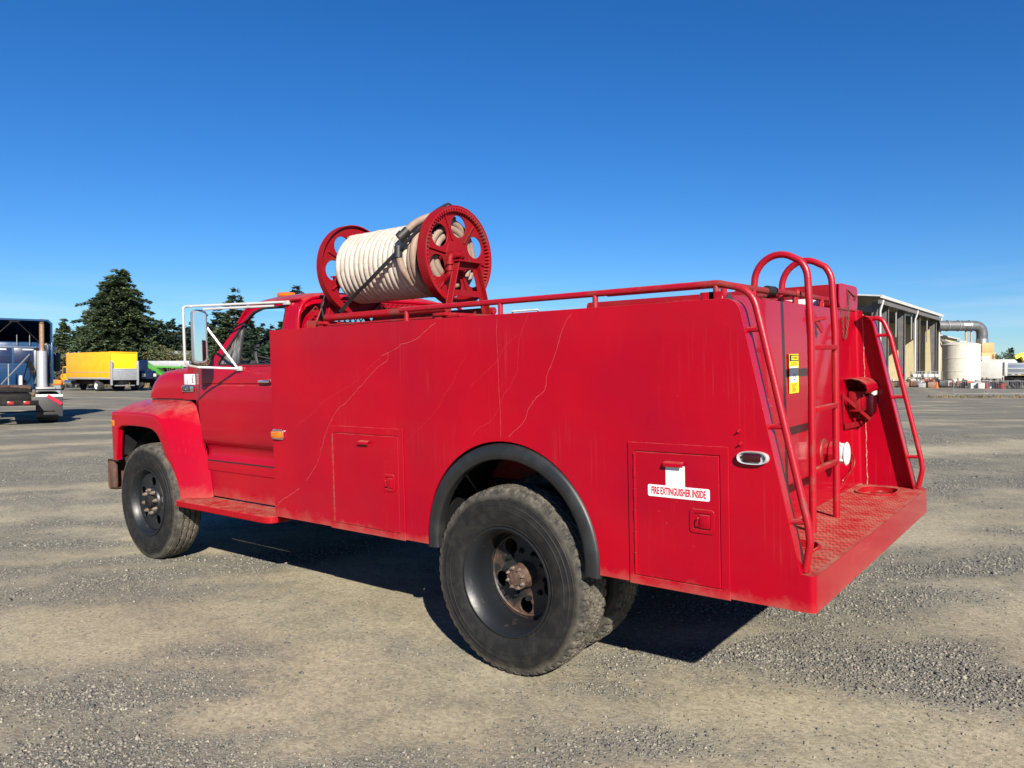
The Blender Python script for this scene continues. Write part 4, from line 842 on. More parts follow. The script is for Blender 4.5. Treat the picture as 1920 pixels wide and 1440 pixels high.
# emblem and sticker on the cowl side
def slab(x0, x1, z0, z1, y, t=.003): return MB().box(x0, x1, y-t, y, z0, z1, .001)
em = slab(-4.285, -4.095, 1.575, 1.672, -.808).build('fleet_sticker', M['decal'], T)
b = MB().tube([(-4.125+.020*math.cos(t), -.8118, 1.628+.032*math.sin(t)) for t in np.linspace(.6, 5.2, 16)], .0035, 4); b.box(-4.14, -4.134, -.8125, -.811, 1.59, 1.64); b.box(-4.225, -4.222, -.8122, -.811, 1.58, 1.62); b.build('sticker_print', M['ink'], em)
em = slab(-4.325, -4.125, 1.508, 1.566, -.810, .005).build('model_badge', M['chrome'], T)
MB().box(-4.318, -4.185, -.8158, -.8145, 1.514, 1.560).build('badge_field', M['ink'], em)
MB().text('F600', .050, lambda a, b_, c: (-4.252+a, -.8164-c, 1.537+b_), .0006, .95).build('badge_lettering', M['chrome'], em, 0)
# hood
b = MB(); half = [(-.800, 1.442), (-.802, 1.52), (-.800, 1.60), (-.790, 1.655), (-.765, 1.700), (-.72, 1.725), (-.6, 1.742), (-.35, 1.755), (0, 1.762)]
sec = half+[(-y, z) for y, z in reversed(half[:-1])]; P = []
for x, k in ((None, 1), (-4.5, .985), (-4.65, .95), (-4.76, .91), (-4.83, .82), (-4.88, .70), (-4.92, .52), (-4.945, .25), (-4.952, 0)):
    P.append([((-4.352+(z-1.44)*.40) if x is None else x-.10*(1-(y/.8)**2)*(1 if x < -4.6 else .3), y, 1.442+(z-1.442)*k) for y, z in sec])
b.grid(P); b.build('hood', M['cabred'], T, 60)
MB().box(-4.93, -4.2, -.795, .795, 1.30, 1.438).build('hood_seal', M['strap'], T)
# front fenders
FR = [  # O (x,z), B (x,z), mid (x,y,z), C (x,y,z)
 ((-5.02, .86), (-5.10, .86), (-5.16, 1.02, .86), (-5.18, .90, .86)), ((-4.985, 1.10), (-5.11, 1.12), (-5.20, 1.0, 1.13), (-5.23, .85, 1.14)),
 ((-4.965, 1.165), (-5.105, 1.318), (-5.18, 1.0, 1.345), (-5.22, .82, 1.355)), ((-4.88, 1.197), (-4.98, 1.322), (-5.03, .98, 1.395), (-5.05, .80, 1.425)),
 ((-4.67, 1.204), (-4.67, 1.325), (-4.67, .98, 1.405), (-4.70, .80, 1.43)), ((-4.36, 1.197), (-4.32, 1.322), (-4.26, .98, 1.402), (-4.2, .80, 1.43)),
 ((-4.24, 1.165), (-4.175, 1.285), (-4.07, 1.0, 1.37), (-3.99, .86, 1.40)), ((-4.145, 1.07), (-4.065, 1.12), (-3.93, 1.04, 1.18), (-3.81, .935, 1.215)),
 ((-4.01, .80), (-3.935, .84), (-3.81, 1.045, .92), (-3.68, .950, 1.0)), ((-3.905, .52), (-3.83, .525), (-3.72, 1.05, .57), (-3.61, .950, .61))]
for s in (-1, 1):
    bm = bmesh.new(); V = []
    for o, bb, m_, c_ in FR:
        row = [(o[0], s*1.07, o[1]+.0), (o[0], s*1.122, o[1]), (bb[0], s*1.115, bb[1]), (m_[0], s*m_[1], m_[2]), (c_[0], s*c_[1], c_[2])]
        V.append([bm.verts.new(p) for p in row])
    for i in range(len(V)-1):
        for j in range(4): bm.faces.new((V[i][j], V[i][j+1], V[i+1][j+1], V[i+1][j]))
    bmesh.ops.recalc_face_normals(bm, faces=bm.faces)
    cl = bm.edges.layers.float.new('crease_edge')
    for i in range(len(V)-1):
        e_ = bm.edges.get((V[i][1], V[i+1][1])); e_[cl] = .9
        e_ = bm.edges.get((V[i][2], V[i+1][2])); e_[cl] = .9
    for j in range(4):
        for i, cv in ((2, .85), (3, .6), (0, 1), (9, 1)): bm.edges.get((V[i][j], V[i][j+1]))[cl] = cv
    me = bpy.data.meshes.new('front_fender'); bm.to_mesh(me); bm.free(); me.materials.append(M['cabred']); me.shade_smooth()
    fo = bpy.data.objects.new('front_fender', me); COL.objects.link(fo); fo.parent = T; md = fo.modifiers.new('s', 'SUBSURF'); md.levels = 3; md.render_levels = 3; md.boundary_smooth = 'PRESERVE_CORNERS'
    MB().box(-5.10, -5.04, min(s*1.10, s*1.122), max(s*1.10, s*1.122), 1.185, 1.245, .006).build('fender_marker', M['amber'], T)
    b = MB(); b.grid([[(FX+.57*math.cos(t), s*y, WZ+.07+.57*math.sin(t)) for t in np.linspace(.25, 2.9, 20)] for y in (1.05, .60)]); b.build('fender_liner', M['black'], T, 60)
    b = MB().box(-5.06, -3.75, min(s*.56, s*.59), max(s*.56, s*.59), .56, 1.42); b.box(-5.06, -5.03, min(s*.56, s*1.03), max(s*.56, s*1.03), .90, 1.28); b.box(-4.95, -4.30, min(s*.56, s*.95), max(s*.56, s*.95), 1.29, 1.31); b.build('wheelhouse', M['black'], T)
    MB().box(-4.0, -3.72, min(s*.6, s*.79), max(s*.6, s*.79), .62, 1.40).build('fender_splash', M['black'], T)
    # running board with ribs
    o = [(-3.86, s*.93), (-3.78, s*1.19)]+[(p.x, p.y) for p in fillet([(-3.7, s*1.19, 0), (-2.44, s*1.19, 0), (-2.44, s*.93, 0)], .09, 6)][1:-1]+[(-2.44, s*.93)]
    rb = MB().plate([o], .055, lambda a, b_, c: (a, b_, .575+c), .006).build('running_board', M['stepred'], T)
    b = MB()
    for k in range(7):
        yk = s*(.975+.032*k); xk = -3.78
        while xk < -2.56: b.box(xk, xk+.075, yk-.006, yk+.006, .602, .6055); xk += .10
    b.build('board_tread', M['stepred'], rb, 0)
    # west coast mirror on its tube bracket
    mr = MB().tube(fillet([(-2.62, s*.84, 2.235), (-3.30, s*1.27, 2.225), (-3.30, s*1.335, 2.22), (-3.30, s*1.335, 1.755), (-3.30, s*1.23, 1.735), (-3.10, s*.985, 1.715)], .05, 6), .0105, 10).build('mirror_bracket', M['alu'], T, 60)
    MB().tube([(-2.80, s*.84, 2.215), (-3.30, s*1.16, 2.205)], .010, 8).build('bracket_arm', M['alu'], mr)
    MB().tube([(-3.12, s*.985, 1.72), (-3.30, s*1.14, 2.06)], .010, 8).build('bracket_strut', M['alu'], mr)
    b = MB().box(-3.14, -3.06, min(s*.972, s*1.0), max(s*.972, s*1.0), 1.695, 1.735, .01); b.box(-2.66, -2.59, min(s*.83, s*.86), max(s*.83, s*.86), 2.21, 2.245, .008); b.build('bracket_foot', M['alu'], mr)
    o = fillet([(0, s*1.155, 1.772), (0, s*1.257, 1.772), (0, s*1.257, 2.19), (0, s*1.155, 2.19)], .035, 5, True)
    Mr = Matrix.Translation((-3.29, s*1.205, 0)) @ Matrix.Rotation(s*R(16.5), 4, 'Z') @ Matrix.Translation((0, -s*1.205, 0))
    hd = MB().plate([[(p.y, p.z) for p in o]], .045, lambda a, b_, c: tuple(Mr @ Vector((-.02+c, a, b_))), .01).build('mirror_head', M['steel'], mr)
    q = [(s*1.205+(p.y-s*1.205)*.84, 1.981+(p.z-1.981)*.945) for p in o]
    MB().plate([q], .003, lambda a, b_, c: tuple(Mr @ Vector((.0035+c, a, b_)))).build('mirror_glass', M['mirror'], hd, 0)
# nose: grille, lamps, bumper
b = MB().box(-5.24, -5.05, -.84, .84, .90, 1.36, .02); b.build('grille_panel', M['cabred'], T)
for k in range(8): MB().box(-5.255, -5.24, -.55, .55, .96+.045*k, .98+.045*k, .003).build('grille_bar', M['chrome'], T)
for s in (-1, 1): MB().lathe([(0, .10), (-.02, .10), (-.03, .07), (-.034, 0)], 24, 'x', (-5.24, s*.69, 1.14)).build('headlamp', M['white'], T)
b = MB(); sec = [(-5.25, .83), (-5.40, .835), (-5.42, .81), (-5.42, .56), (-5.40, .535), (-5.25, .54)]
b.grid([[(x, y, z) for x, z in sec] for y in (-1.03, -.5, .5, 1.03)]); b.grid([[(x+(.006 if i in (0, 5) else .012), y, z-.01*(1 if i < 3 else -1)) for i, (x, z) in enumerate(sec)] for y in (-1.03, -.5, .5, 1.03)]); b.build('front_bumper', M['rust'], T)
for s in (-1, 1):
    MB().box(-5.41, -5.30, min(s*.98, s*1.028), max(s*.98, s*1.028), .545, .825, .02).build('bumper_end', M['rust'], T)
    MB().box(-5.28, -4.95, min(s*.40, s*.46), max(s*.40, s*.46), .60, .80).build('bumper_bracket', M['black'], T)
b = MB().box(-5.12, -4.86, -1.0, -.70, .80, .92, .02); b.bar((-5.1, -.9, .86), (-4.75, -.75, 1.0), .16, .10, .02); b.build('horn_bracket', M['rimrust'], T)
# ------------------------------------------------------------------ background: materials
M['needle'] = grunge('conifer needles', (.026, .048, .018), (.075, .105, .040), .55, .36, .66, .8, .9, detail=3)
M['needle2'] = grunge('blue conifer needles', (.018, .038, .022), (.042, .070, .038), .6, .36, .66, .8, .9, detail=3)
M['leaf'] = grunge('autumn shrub leaves', (.030, .048, .014), (.10, .075, .025), .9, .4, .68, .8, .9, detail=3)
M['bark'] = grunge('fir bark', (.07, .055, .045), (.12, .10, .085), 3, .4, .6, .9, .9)
M['dry'] = grunge('dry grass', (.19, .14, .075), (.11, .10, .05), .35, .4, .62, .95, .95, bump=.5, bscale=4)
M['blue'] = grunge('blue truck enamel', (.003, .036, .105), (.004, .028, .08), 3, .4, .7, .25, .4, coat=.4)
M['yellow'] = grunge('orange yellow truck enamel', (.80, .36, .004), (.72, .31, .006), 2, .4, .7, .4, .5)
M['yellow2'] = grunge('lemon yellow door', (.83, .66, .006), (.76, .58, .01), 2, .4, .7, .4, .5)
M['liftgate'] = grunge('grey liftgate plate', (.36, .37, .38), (.27, .28, .28), 4, .4, .7, .45, .6, metal=.3)
M['navy'] = mat('navy enamel', (.008, .016, .05), .3, coat=.4)
M['green'] = mat('green machine paint', (.045, .23, .02), .4)
M['orange'] = mat('orange plastic', (.80, .17, .01), .5)
M['cream'] = grunge('cream cladding', (.46, .40, .25), (.40, .34, .21), .8, .4, .7, .6, .7)
M['white2'] = grunge('white sheet metal', (.46, .46, .44), (.40, .39, .36), 1.5, .4, .7, .5, .6)
M['tan'] = grunge('tan silo paint', (.42, .26, .11), (.36, .22, .09), 1, .4, .7, .6, .7)
M['tank'] = grunge('off white tank plastic', (.52, .495, .42), (.44, .41, .33), 2.2, .4, .7, .6, .7)
M['duct'] = grunge('grey duct metal', (.09, .095, .10), (.14, .145, .15), 1.2, .4, .65, .4, .55, metal=.25)
M['girder'] = grunge('dark steel column', (.10, .10, .105), (.16, .13, .11), 1.5, .45, .7, .6, .7)
M['galv'] = mat('light galvanised tube', (.22, .225, .23), .5, .2)
M['tyre2'] = mat('plain tyre rubber', (.02, .02, .021), .85)
M['stackrust'] = grunge('heat rusted exhaust', (.30, .19, .125), (.22, .13, .085), 8, .4, .65, .5, .7, metal=.3)
M['mesh'] = grunge('bright perforated shield', (.52, .53, .54), (.36, .37, .38), 30, .4, .6, .35, .5, metal=.5)
M['rag'] = [mat('clutter '+n, c_, .6) for n, c_ in (('red', (.17, .022, .02)), ('white', (.50, .49, .46)), ('rust', (.16, .08, .05)), ('black', (.03, .03, .03)), ('orange', (.5, .11, .015)), ('blue', (.02, .03, .06)), ('grey', (.3, .3, .3)), ('yellow', (.75, .58, .06)))]
M['wclutter'] = M['rag'][1]
# ------------------------------------------------------------------ trees
def conifer_mesh(h, rad, seed, levels=30, top=.02, ragged=.3, leaf=.34):
    rg = random.Random(seed); V = []; F = []
    for li in range(levels):
        t = (li+rg.random()*.6)/levels; z = h*(.06+.94*t); env = rad*((1-t)**.66*.98+top)*(1 if t > .08 else .8)
        nb = max(5, int(9*(1-t)+5))
        for k in range(nb):
            a = rg.random()*6.283; L_ = env*(1-ragged+ragged*1.7*rg.random()); lift = rg.uniform(-.10, .16)
            if rg.random() < .06: L_ *= 1.22
            n = max(6, int(L_/leaf*19))
            for i in range(n):
                u = (i+rg.random())/n; u = .06+.96*u**.8; w = L_*.26*(1.05-u)+.16
                r = L_*u; zz_ = z+L_*(lift*u-.20*u*u)+rg.gauss(0, .13*leaf+.05); off = rg.gauss(0, w*.55)
                cx = math.cos(a)*r-math.sin(a)*off; cy = math.sin(a)*r+math.cos(a)*off
                s = leaf*rg.uniform(.55, 1.15); d = a+rg.gauss(0, .7); e = rg.uniform(-.35, .55); ro = rg.uniform(-.9, .9)
                dx, dy, dz = math.cos(d)*math.cos(e), math.sin(d)*math.cos(e), math.sin(e)
                px, py, pz = -math.sin(d)*math.cos(ro), math.cos(d)*math.cos(ro), math.sin(ro)
                o = len(V); V += [(cx-px*s*.36, cy-py*s*.36, zz_-pz*s*.36), (cx+px*s*.36, cy+py*s*.36, zz_+pz*s*.36), (cx+dx*s, cy+dy*s, zz_+dz*s)]; F.append((o, o+1, o+2))
    return V, F
def raw(name, V, F, m, parent):
    me = bpy.data.meshes.new(name); me.from_pydata(V, [], F); me.materials.append(m); o = bpy.data.objects.new(name, me); COL.objects.link(o); o.parent = parent; return o
def conifer(loc, h, rad, seed, label, m, levels=30, ragged=.3, leaf=.34, group=None, top=.02):
    t = thing('conifer_tree', label, 'tree', loc, random.Random(seed).random()*6, group)
    V, F = conifer_mesh(h, rad, seed, levels, top, ragged, leaf); raw('crown', V, F, m, t)
    b = MB(); b.tube([(0, 0, -.3), (0, 0, h*.5), (0, 0, h*.97)], .3, 8, rr=[.022*h, .013*h, .01]); rg = random.Random(seed)
    for k in range(10):
        a = rg.random()*6.28; z = h*rg.uniform(.05, .75); l_ = rad*(1-z/h)*.8; b.tube([(0, 0, z), (math.cos(a)*l_, math.sin(a)*l_, z-.1*l_)], .05, 5, rr=[.06, .015])
    b.build('trunk', M['bark'], t)
    return t
def shrub(loc, h, rad, seed, label, m, n=900, leaf=.22, group=None, cat='shrub', name='shrub'):
    t = thing(name, label, cat, loc, 0, group); rg = random.Random(seed); V = []; F = []
    lob = [(rg.uniform(-.6, .6)*rad, rg.uniform(-.6, .6)*rad, h*rg.uniform(.3, .8), rad*rg.uniform(.3, .6)) for _ in range(9)]
    for i in range(n):
        lx, ly, lz, lr = rg.choice(lob); d = Vector((rg.gauss(0, 1), rg.gauss(0, 1), rg.gauss(0, 1))).normalized()*lr*rg.uniform(.55, 1.1)
        c = Vector((lx, ly, lz))+d; c.z = max(.05, c.z); s = leaf*rg.uniform(.6, 1.2); u = Vector((rg.gauss(0, 1), rg.gauss(0, 1), rg.gauss(0, 1))).normalized(); w = u.orthogonal().normalized()
        o = len(V); V += [c-w*s*.4, c+w*s*.4, c+u*s]; F.append((o, o+1, o+2))
    raw('crown', V, F, m, t); b = MB()
    for lx, ly, lz, lr in lob[:6]: b.tube([(0, 0, -.1), (lx*.5, ly*.5, lz*.5), (lx, ly, lz)], .04, 5, rr=[.05, .035, .012])
    b.build('trunk', M['bark'], t); return t
conifer(at(226, 112), 16.9, 7.4, 11, 'big broad dark fir towering over the yellow box truck', M['needle'], 46, .34, .50, None, .06)
G = 'firs and cedars behind the lot'
tl = [(122, 150, 12.6, 3.0, 3, 'slim fir pair tree with see-through crown between the blue tractor and the big fir'), (110, 156, 11.0, 2.8, 4, 'sparse small fir beside the blue tractor roof fairing'), (150, 128, 9.5, 3.2, 5, 'low fir at the left foot of the big fir'),
      (165, 124, 10.0, 3.4, 6, 'short bushy fir touching the left side of the big fir'), (300, 126, 10.5, 3.4, 7, 'dark fir touching the right side of the big fir'), (322, 132, 11.3, 2.8, 8, 'pointed fir next right of the big fir'), (340, 136, 10.5, 3.0, 9, 'fir just behind the mirror tube of the red truck'),
      (362, 128, 10.2, 3.2, 10, 'fir behind the mirror of the red truck'), (385, 138, 12.5, 3.4, 12, 'tall dark fir rising between mirror and windscreen pillar'), (408, 128, 12.8, 3.8, 13, 'broad cedar beside the windscreen pillar'), (443, 120, 15.0, 4.2, 14, 'tall ragged cedar over the windscreen of the red truck'),
      (425, 118, 11.0, 3.6, 21, 'lower cedar at the foot of the tall ragged one'), (468, 124, 10.0, 3.6, 15, 'fir seen through the cab window, beside its front edge'), (490, 130, 10.2, 3.0, 16, 'pointed fir seen in the middle of the cab window'), (508, 128, 9.6, 2.8, 17, 'small pointed fir seen through the cab window'), (528, 134, 10.8, 3.4, 18, 'bushy fir seen at the rear edge of the cab window'),
      (557, 118, 15.6, 3.2, 19, 'fir top showing above the red cab roof'), (585, 128, 11.0, 3.4, 20, 'fir hidden behind the cab rear corner'), (478, 112, 6.5, 4.0, 22, 'low dark fir filling the bottom of the cab window'), (518, 112, 6.8, 4.2, 23, 'broad low fir filling the rear bottom of the cab window'), (22, 150, 12.2, 2.6, 24, 'fir tip peeping over the blue roof fairing'), (12, 152, 12.0, 2.2, 25, 'thin fir tip peeping over the far end of the blue roof'),
      (1895, 260, 10.6, 2.6, 26, 'lone pointed fir over the dump truck bed'), (1915, 250, 8.2, 3.0, 27, 'dark fir at the edge of the lot behind the yellow arm')]
for u, d, h, r_, sd, lb_ in tl:
    conifer(at(u, d), h, r_, sd, lb_, M['needle2'] if sd % 3 else M['needle'], 20 if h > 8 else 14, .42, .58, G)
for u, d, h, r_, sd, lb_ in ((1855, 270, 7.2, 4.5, 31, 'round grey green tree behind the white trailer'), (1876, 255, 8.2, 4.5, 32, 'taller round tree between the white trailer and the lone fir'), (1840, 280, 7, 5, 33, 'round tree beside the tan silo')):
    shrub(at(u, d), h, r_, sd, lb_, M['needle2'], 2200, .7, 'round trees far behind the yard', 'tree', 'leafy_tree')
# ------------------------------------------------------------------ dry bank behind the left of the lot
def bank():
    P = []
    for i in range(60):
        u = -200+i*17; row = []
        for j in range(14):
            d = 84+j*6; p = at(u, d); e = sstep(0, 7, j)*(3.6+noise.noise((u*.012, 0, 2))*1.3)*(1-sstep(560, 760, u))
            row.append((p.x, p.y, -.25+e+noise.noise((p.x*.15, p.y*.15, 0))*.35*sstep(0, 3, j)))
        P.append(row)
    o = MB().grid(P).build('grass_bank', M['dry'], None, 60); tag(o, 'dry brown grassy bank behind the parked trucks', kind='structure')
bank()
def tufts():
    rg = random.Random(8); V = []; F = []
    for i in range(9000):
        u = rg.uniform(-40, 540); d = rg.uniform(86, 124); p = at(u, d); j = (d-84)/6
        e = sstep(0, 7, j)*(3.6+noise.noise((u*.012, 0, 2))*1.3)*(1-sstep(560, 760, u)); z = -.35+e; s = rg.uniform(.25, .8); a = rg.random()*6.28
        o = len(V); V += [(p.x-math.cos(a)*s*.3, p.y-math.sin(a)*s*.3, z), (p.x+math.cos(a)*s*.3, p.y+math.sin(a)*s*.3, z), (p.x+rg.gauss(0, .12), p.y+rg.gauss(0, .12), z+s*1.3)]; F.append((o, o+1, o+2))
    o = raw('grass_tufts', V, F, M['dry'], None); tag(o, 'tall dry grass standing on the bank', 'grass', kind='stuff')
tufts()
GS = 'autumn shrubs along the foot of the bank'
for u, d, h, r_, sd, lb_ in ((110, 80, 4.3, 2.4, 41, 'yellow green shrub beside the mirror of the blue tractor'), (128, 82, 3.6, 2.2, 42, 'shrub between the blue tractor and the yellow truck cab'), (137, 84, 3.0, 1.8, 43, 'shrub over the hood of the yellow truck'), (318, 92, 3.6, 2.6, 44, 'olive shrub above the green machine'), (335, 94, 3.2, 2.4, 45, 'olive shrub over the hood of the red truck'), (356, 96, 3.4, 2.4, 46, 'shrub seen inside the mirror bracket'), (305, 98, 3.0, 2.2, 47, 'pale shrub up the bank behind the green machine')):
    shrub(at(u, d, .2 if d < 90 else .9), h, r_, sd, lb_, M['leaf'], 1300, .30, GS)
# low house roofs among the trees
b = None
for u, d, w, z, lb_ in ((150, 118, 5, 3.4, 'small pale house roof under the left side of the big fir'), (318, 116, 6, 3.8, 'long pale roof among the firs behind the green machine')):
    t = thing('distant_house', lb_, 'house', at(u, d, 2.6), YAW)
    MB().box(-w/2, w/2, 0, 4, 0, 1.6).build('wall', M['white2'], t); MB().plate([[(-.4, 1.55), (4.4, 1.55), (2, 2.5)]], w+.6, lambda a, b_, c: (c, a, b_)).build('roof', M['liftgate'], t)
# chain-link fence at the left
t = thing('chain_link_fence', 'wire fence on thin posts behind the yellow truck', 'fence', at(118, 78), YAW)
for k in range(7): MB().cyl((-9+3*k, 0, 0), (-9+3*k, 0, 1.9), .035, n=6).build('post', M['galv'], t)
for z in (.1, 1.0, 1.88): MB().cyl((-9, 0, z), (9, 0, z), .018, n=5).build('rail', M['galv'], t)
b = MB()
for k in range(60):
    x = -9+.3*k
    for s in (-1, 1):
        x2 = x+s*1.8
        if -9 <= x2 <= 9: b.bar((x, .02, .08), (x2, .02, 1.88), .006, .006)
tag(b.build('wire', M['galv'], t, 0), kind='stuff')
# ------------------------------------------------------------------ simple truck wheel
def bgwheel(parent, x, y, r, w, rimm, out=-1, name='wheel'):
    b = MB().lathe([(-w/2, r*.62), (-w/2, r*.9), (-w*.42, r*.985), (-w*.2, r), (w*.2, r), (w*.42, r*.985), (w/2, r*.9), (w/2, r*.62)], 28, 'y', (x, y, r)); wl = b.build(name, M['tyre2'], parent, 50)
    MB().lathe([(out*w*.46, r*.63), (out*w*.44, r*.55), (out*w*.2, r*.5), (out*w*.2, r*.22), (out*w*.42, r*.2), (out*w*.44, 0)], 24, 'y', (x, y, r)).build('rim', rimm, wl, 40)
    return wl
# local frame for trucks: x forward, y left, origin under the tail
# ------------------------------------------------------------------ blue road tractor
def yaw_for(phi): return YAW+math.pi/2+phi        # heading phi to the left of the view axis
bt = thing('semi_tractor', 'blue road tractor seen from behind, with tall exhaust stack', 'truck', at(27, 24.2), yaw_for(R(34)))
b = MB().box(-.9, 5.6, -.43, .43, .72, .98, .02); b.build('frame', M['black'], bt)
for y in (-.95, .95):
    for x in (.62, 1.95): bgwheel(bt, x, y, .51, .58, M['rim'], 1 if y > 0 else -1)
    bgwheel(bt, 5.6, y, .51, .30, M['rim'], 1 if y > 0 else -1, 'steer_wheel')
    MB().box(.02, .05, y-.38, y+.38, .22, .92, .01).build('mud_flap', M['interior'], bt)
    MB().box(.0, .045, y-.38, y+.38, .86, .94, .004).build('flap_trim', M['white'], bt)
    b = MB().bar((.0, y+(-.05 if y > 0 else .05), .90), (.0, y+(-.34 if y < 0 else .34), .62), .03, .10); b.build('flap_reflector', M['decalred'], bt)
    MB().box(.15, 1.1, y-.36, y+.36, 1.07, 1.10, .01).build('fender_plate', M['black'], bt)
b = MB().plate([[(-.5, -.45), (.35, -.50), (.62, -.3), (.62, .3), (.35, .50), (-.5, .45), (-.12, .10), (-.12, -.10)]], .07, lambda a, b_, c: (1.15+a, b_, 1.20+c-.12*max(0, -a)), .01); b.build('fifth_wheel', M['rust'], bt)
MB().box(.7, 1.6, -.5, .5, 1.0, 1.14, .02).build('fifth_wheel_base', M['black'], bt)
MB().box(-.92, -.86, -.62, .62, .62, .78, .01).build('rear_crossmember', M['black'], bt)
for y in (-.30, .12): MB().box(-.94, -.915, y-.09, y+.09, .66, .76, .02).build('tail_lamp', mat('red lamp', (.26, .02, .02), .3), bt)
MB().box(-.3, -.2, -1.1, 1.1, .38, .42, .01).build('rear_bar', M['black'], bt)
# cab and sleeper
XC = 3.0
b = MB().box(XC, 6.2, -1.12, 1.12, 1.05, 2.75, .10); cabp = b.build('cab', M['blue'], bt)
for y in (-.36, .36):
    w_ = MB().box(XC-.012, XC+.02, y-.33, y+.33, 1.98, 2.52, .01).build('rear_window', M['navy'], cabp)
MB().box(XC-.016, XC-.001, -.78, .78, 2.55, 2.565).build('window_trim', M['galv'], cabp)
for y in (-.45, .35): MB().box(XC-.018, XC-.013, y-.16, y+.16, 2.45, 2.49).build('window_glint', M['decal'], cabp)  # pale strips, the glint on the glass put into the colour
for z in (1.35, 1.65, 1.9): MB().box(XC-.010, XC+.01, -1.0, 1.0, z-.01, z+.01).build('panel_seam', M['navy'], cabp)
o = [(-1.18, 2.72), (-1.18, 3.40), (-1.05, 3.53), (1.05, 3.53), (1.18, 3.40), (1.18, 2.72)]; oi = [(-1.12, 2.72), (-1.12, 3.37), (-1.02, 3.47), (1.02, 3.47), (1.12, 3.37), (1.12, 2.72)]
b = MB(); X0 = XC-.45
b.grid([[(x, y*(1-.0*k), 2.72+(z-2.72)*f) for y, z in o] for k, (x, f) in enumerate(((X0, 1), (X0+1.2, .97), (X0+2.3, .72), (X0+3.1, .0)))])
b.grid([[(x, y, 2.72+(z-2.72)*f) for y, z in oi] for x, f in ((X0, 1), (X0+1.2, .96), (X0+2.25, .70), (X0+3.0, .0))]); b.grid([[(X0, y, z) for y, z in o], [(X0, y, z) for y, z in oi]])
b.build('roof_fairing', M['blue'], bt, 40)
for y in (-1.13, 1.13): MB().box(X0+.0, XC+.2, min(y, y*1.06), max(y, y*1.06), 1.25, 2.74, .02).build('side_fairing', M['blue'], bt)
b = MB()
for s in (-1, 1): b.bar((X0+.05, -.05+s*.07, 3.42), (XC-.05, -.05+s*.85, 2.62), .035, .035)
b.bar((X0+.05, -.2, 3.43), (X0+.05, .1, 3.43), .05, .04); b.build('fairing_brace', M['black'], bt)
for y in (-.50, -.12): MB().cyl((XC-.1, y, 2.62), (XC-.1, y, 2.98), .012, n=6).build('antenna', M['galv'], bt)
# exhaust on the right side
ex = MB().cyl((XC-.28, -.86, 1.12), (XC-.28, -.86, 2.42), .165, n=24).build('muffler_shield', M['mesh'], bt)
b = MB().tube(fillet([(XC-.28, -.86, 2.42), (XC-.28, -.86, 3.38), (XC-.36, -.86, 3.52)], .1), .080, 16); b.build('stack_pipe', M['stackrust'], ex)
MB().tube(fillet([(XC-.28, -.86, 1.12), (XC-.28, -.86, .95), (XC+.3, -.6, .85)], .1), .07, 12).build('muffler_inlet', M['stackrust'], ex)
MB().box(XC-.12, XC-.0, -.82, -.62, 1.25, 2.45, .02).build('stack_bracket', M['duct'], bt)
MB().cyl((XC-.2, -.72, 1.0), (XC-.2, -.72, 2.55), .035, n=8).build('grab_bar', M['black'], bt)
b = MB()
for k in range(4): b.tube(spline([(XC-.05, -.52+.04*k, 2.05), (XC-.30, -.60+.03*k, 1.75-.05*k), (XC-.45, -.45, 1.35), (1.9, -.25, 1.22)], 6), .018, 6)
b.build('air_lines', M['black'], bt)
b = MB().bar((XC-.05, -.5, 2.3), (1.9, .35, 1.25), .03, .03); b.bar((2.4, .14, 1.1), (2.4, .14, 1.95), .03, .03); b.build('line_support', M['galv'], bt)
MB().tube([(XC-.3, -.22, 1.15), (XC-.3, -.22, 1.55)], .06, 10).build('air_filter', M['white'], bt)
MB().box(2.2, 3.2, -1.25, -.65, .95, 1.15, .04).build('battery_box', M['galv'], bt)
mr = MB().box(XC+1.2, XC+1.4, -1.52, -1.26, 1.70, 2.40, .08).build('mirror', M['interior'], bt); MB().tube([(XC+1.3, -1.1, 2.5), (XC+1.3, -1.39, 2.48), (XC+1.3, -1.39, 2.38)], .02, 6).build('mirror_arm', M['alu'], mr); MB().lathe([(0, .0), (.03, .08), (.1, .09), (.12, 0)], 12, 'x', (XC+1.2, -1.32, 2.55)).build('spot_mirror', M['white'], mr)
t = thing('traffic_barrier', 'small orange plastic barrier beside the blue tractor', 'barrier', at(108, 46), YAW); MB().box(-.28, .28, -.15, .15, .95, 1.22, .03).build('board', M['orange'], t); MB().box(-.2, .2, -.05, .05, 0, .96).build('stand', M['galv'], t)
# ------------------------------------------------------------------ yellow box truck
yt = thing('box_truck', 'yellow box truck with lemon door and grey tail lift', 'truck', at(232, 68.5), yaw_for(R(55)))
WB = 1.25; HB0, HB1 = 1.08, 3.55
b = MB().box(0, 8.0, -WB, WB, HB0, HB1, .03); bx = b.build('cargo_box', M['yellow'], yt)
MB().box(-.02, .05, -WB, WB, HB1-.16, HB1+.02, .01).build('rear_header', M['yellow'], bx)
for s in (-1, 1):
    MB().box(-.03, .06, min(s*(WB-.10), s*(WB+.012)), max(s*(WB-.10), s*(WB+.012)), HB0, HB1, .01).build('rear_post', M['yellow'], bx)
    MB().box(-.30, -.05, min(s*(WB-.12), s*WB), max(s*(WB-.12), s*WB), .55, 2.75, .02).build('lift_rail', M['liftgate'], yt)
    MB().box(.1, 7.9, min(s*WB, s*(WB+.015)), max(s*WB, s*(WB+.015)), HB0, HB0+.17, .004).build('skirt_rail', M['liftgate'], bx)
    MB().box(.1, 7.9, min(s*WB, s*(WB+.012)), max(s*WB, s*(WB+.012)), 1.70, 1.75, .003).build('rub_rail', M['liftgate'], bx)
MB().box(-.04, 0, -WB+.13, WB-.13, 2.05, HB1-.18, .008).build('roll_door', M['yellow2'], bx)
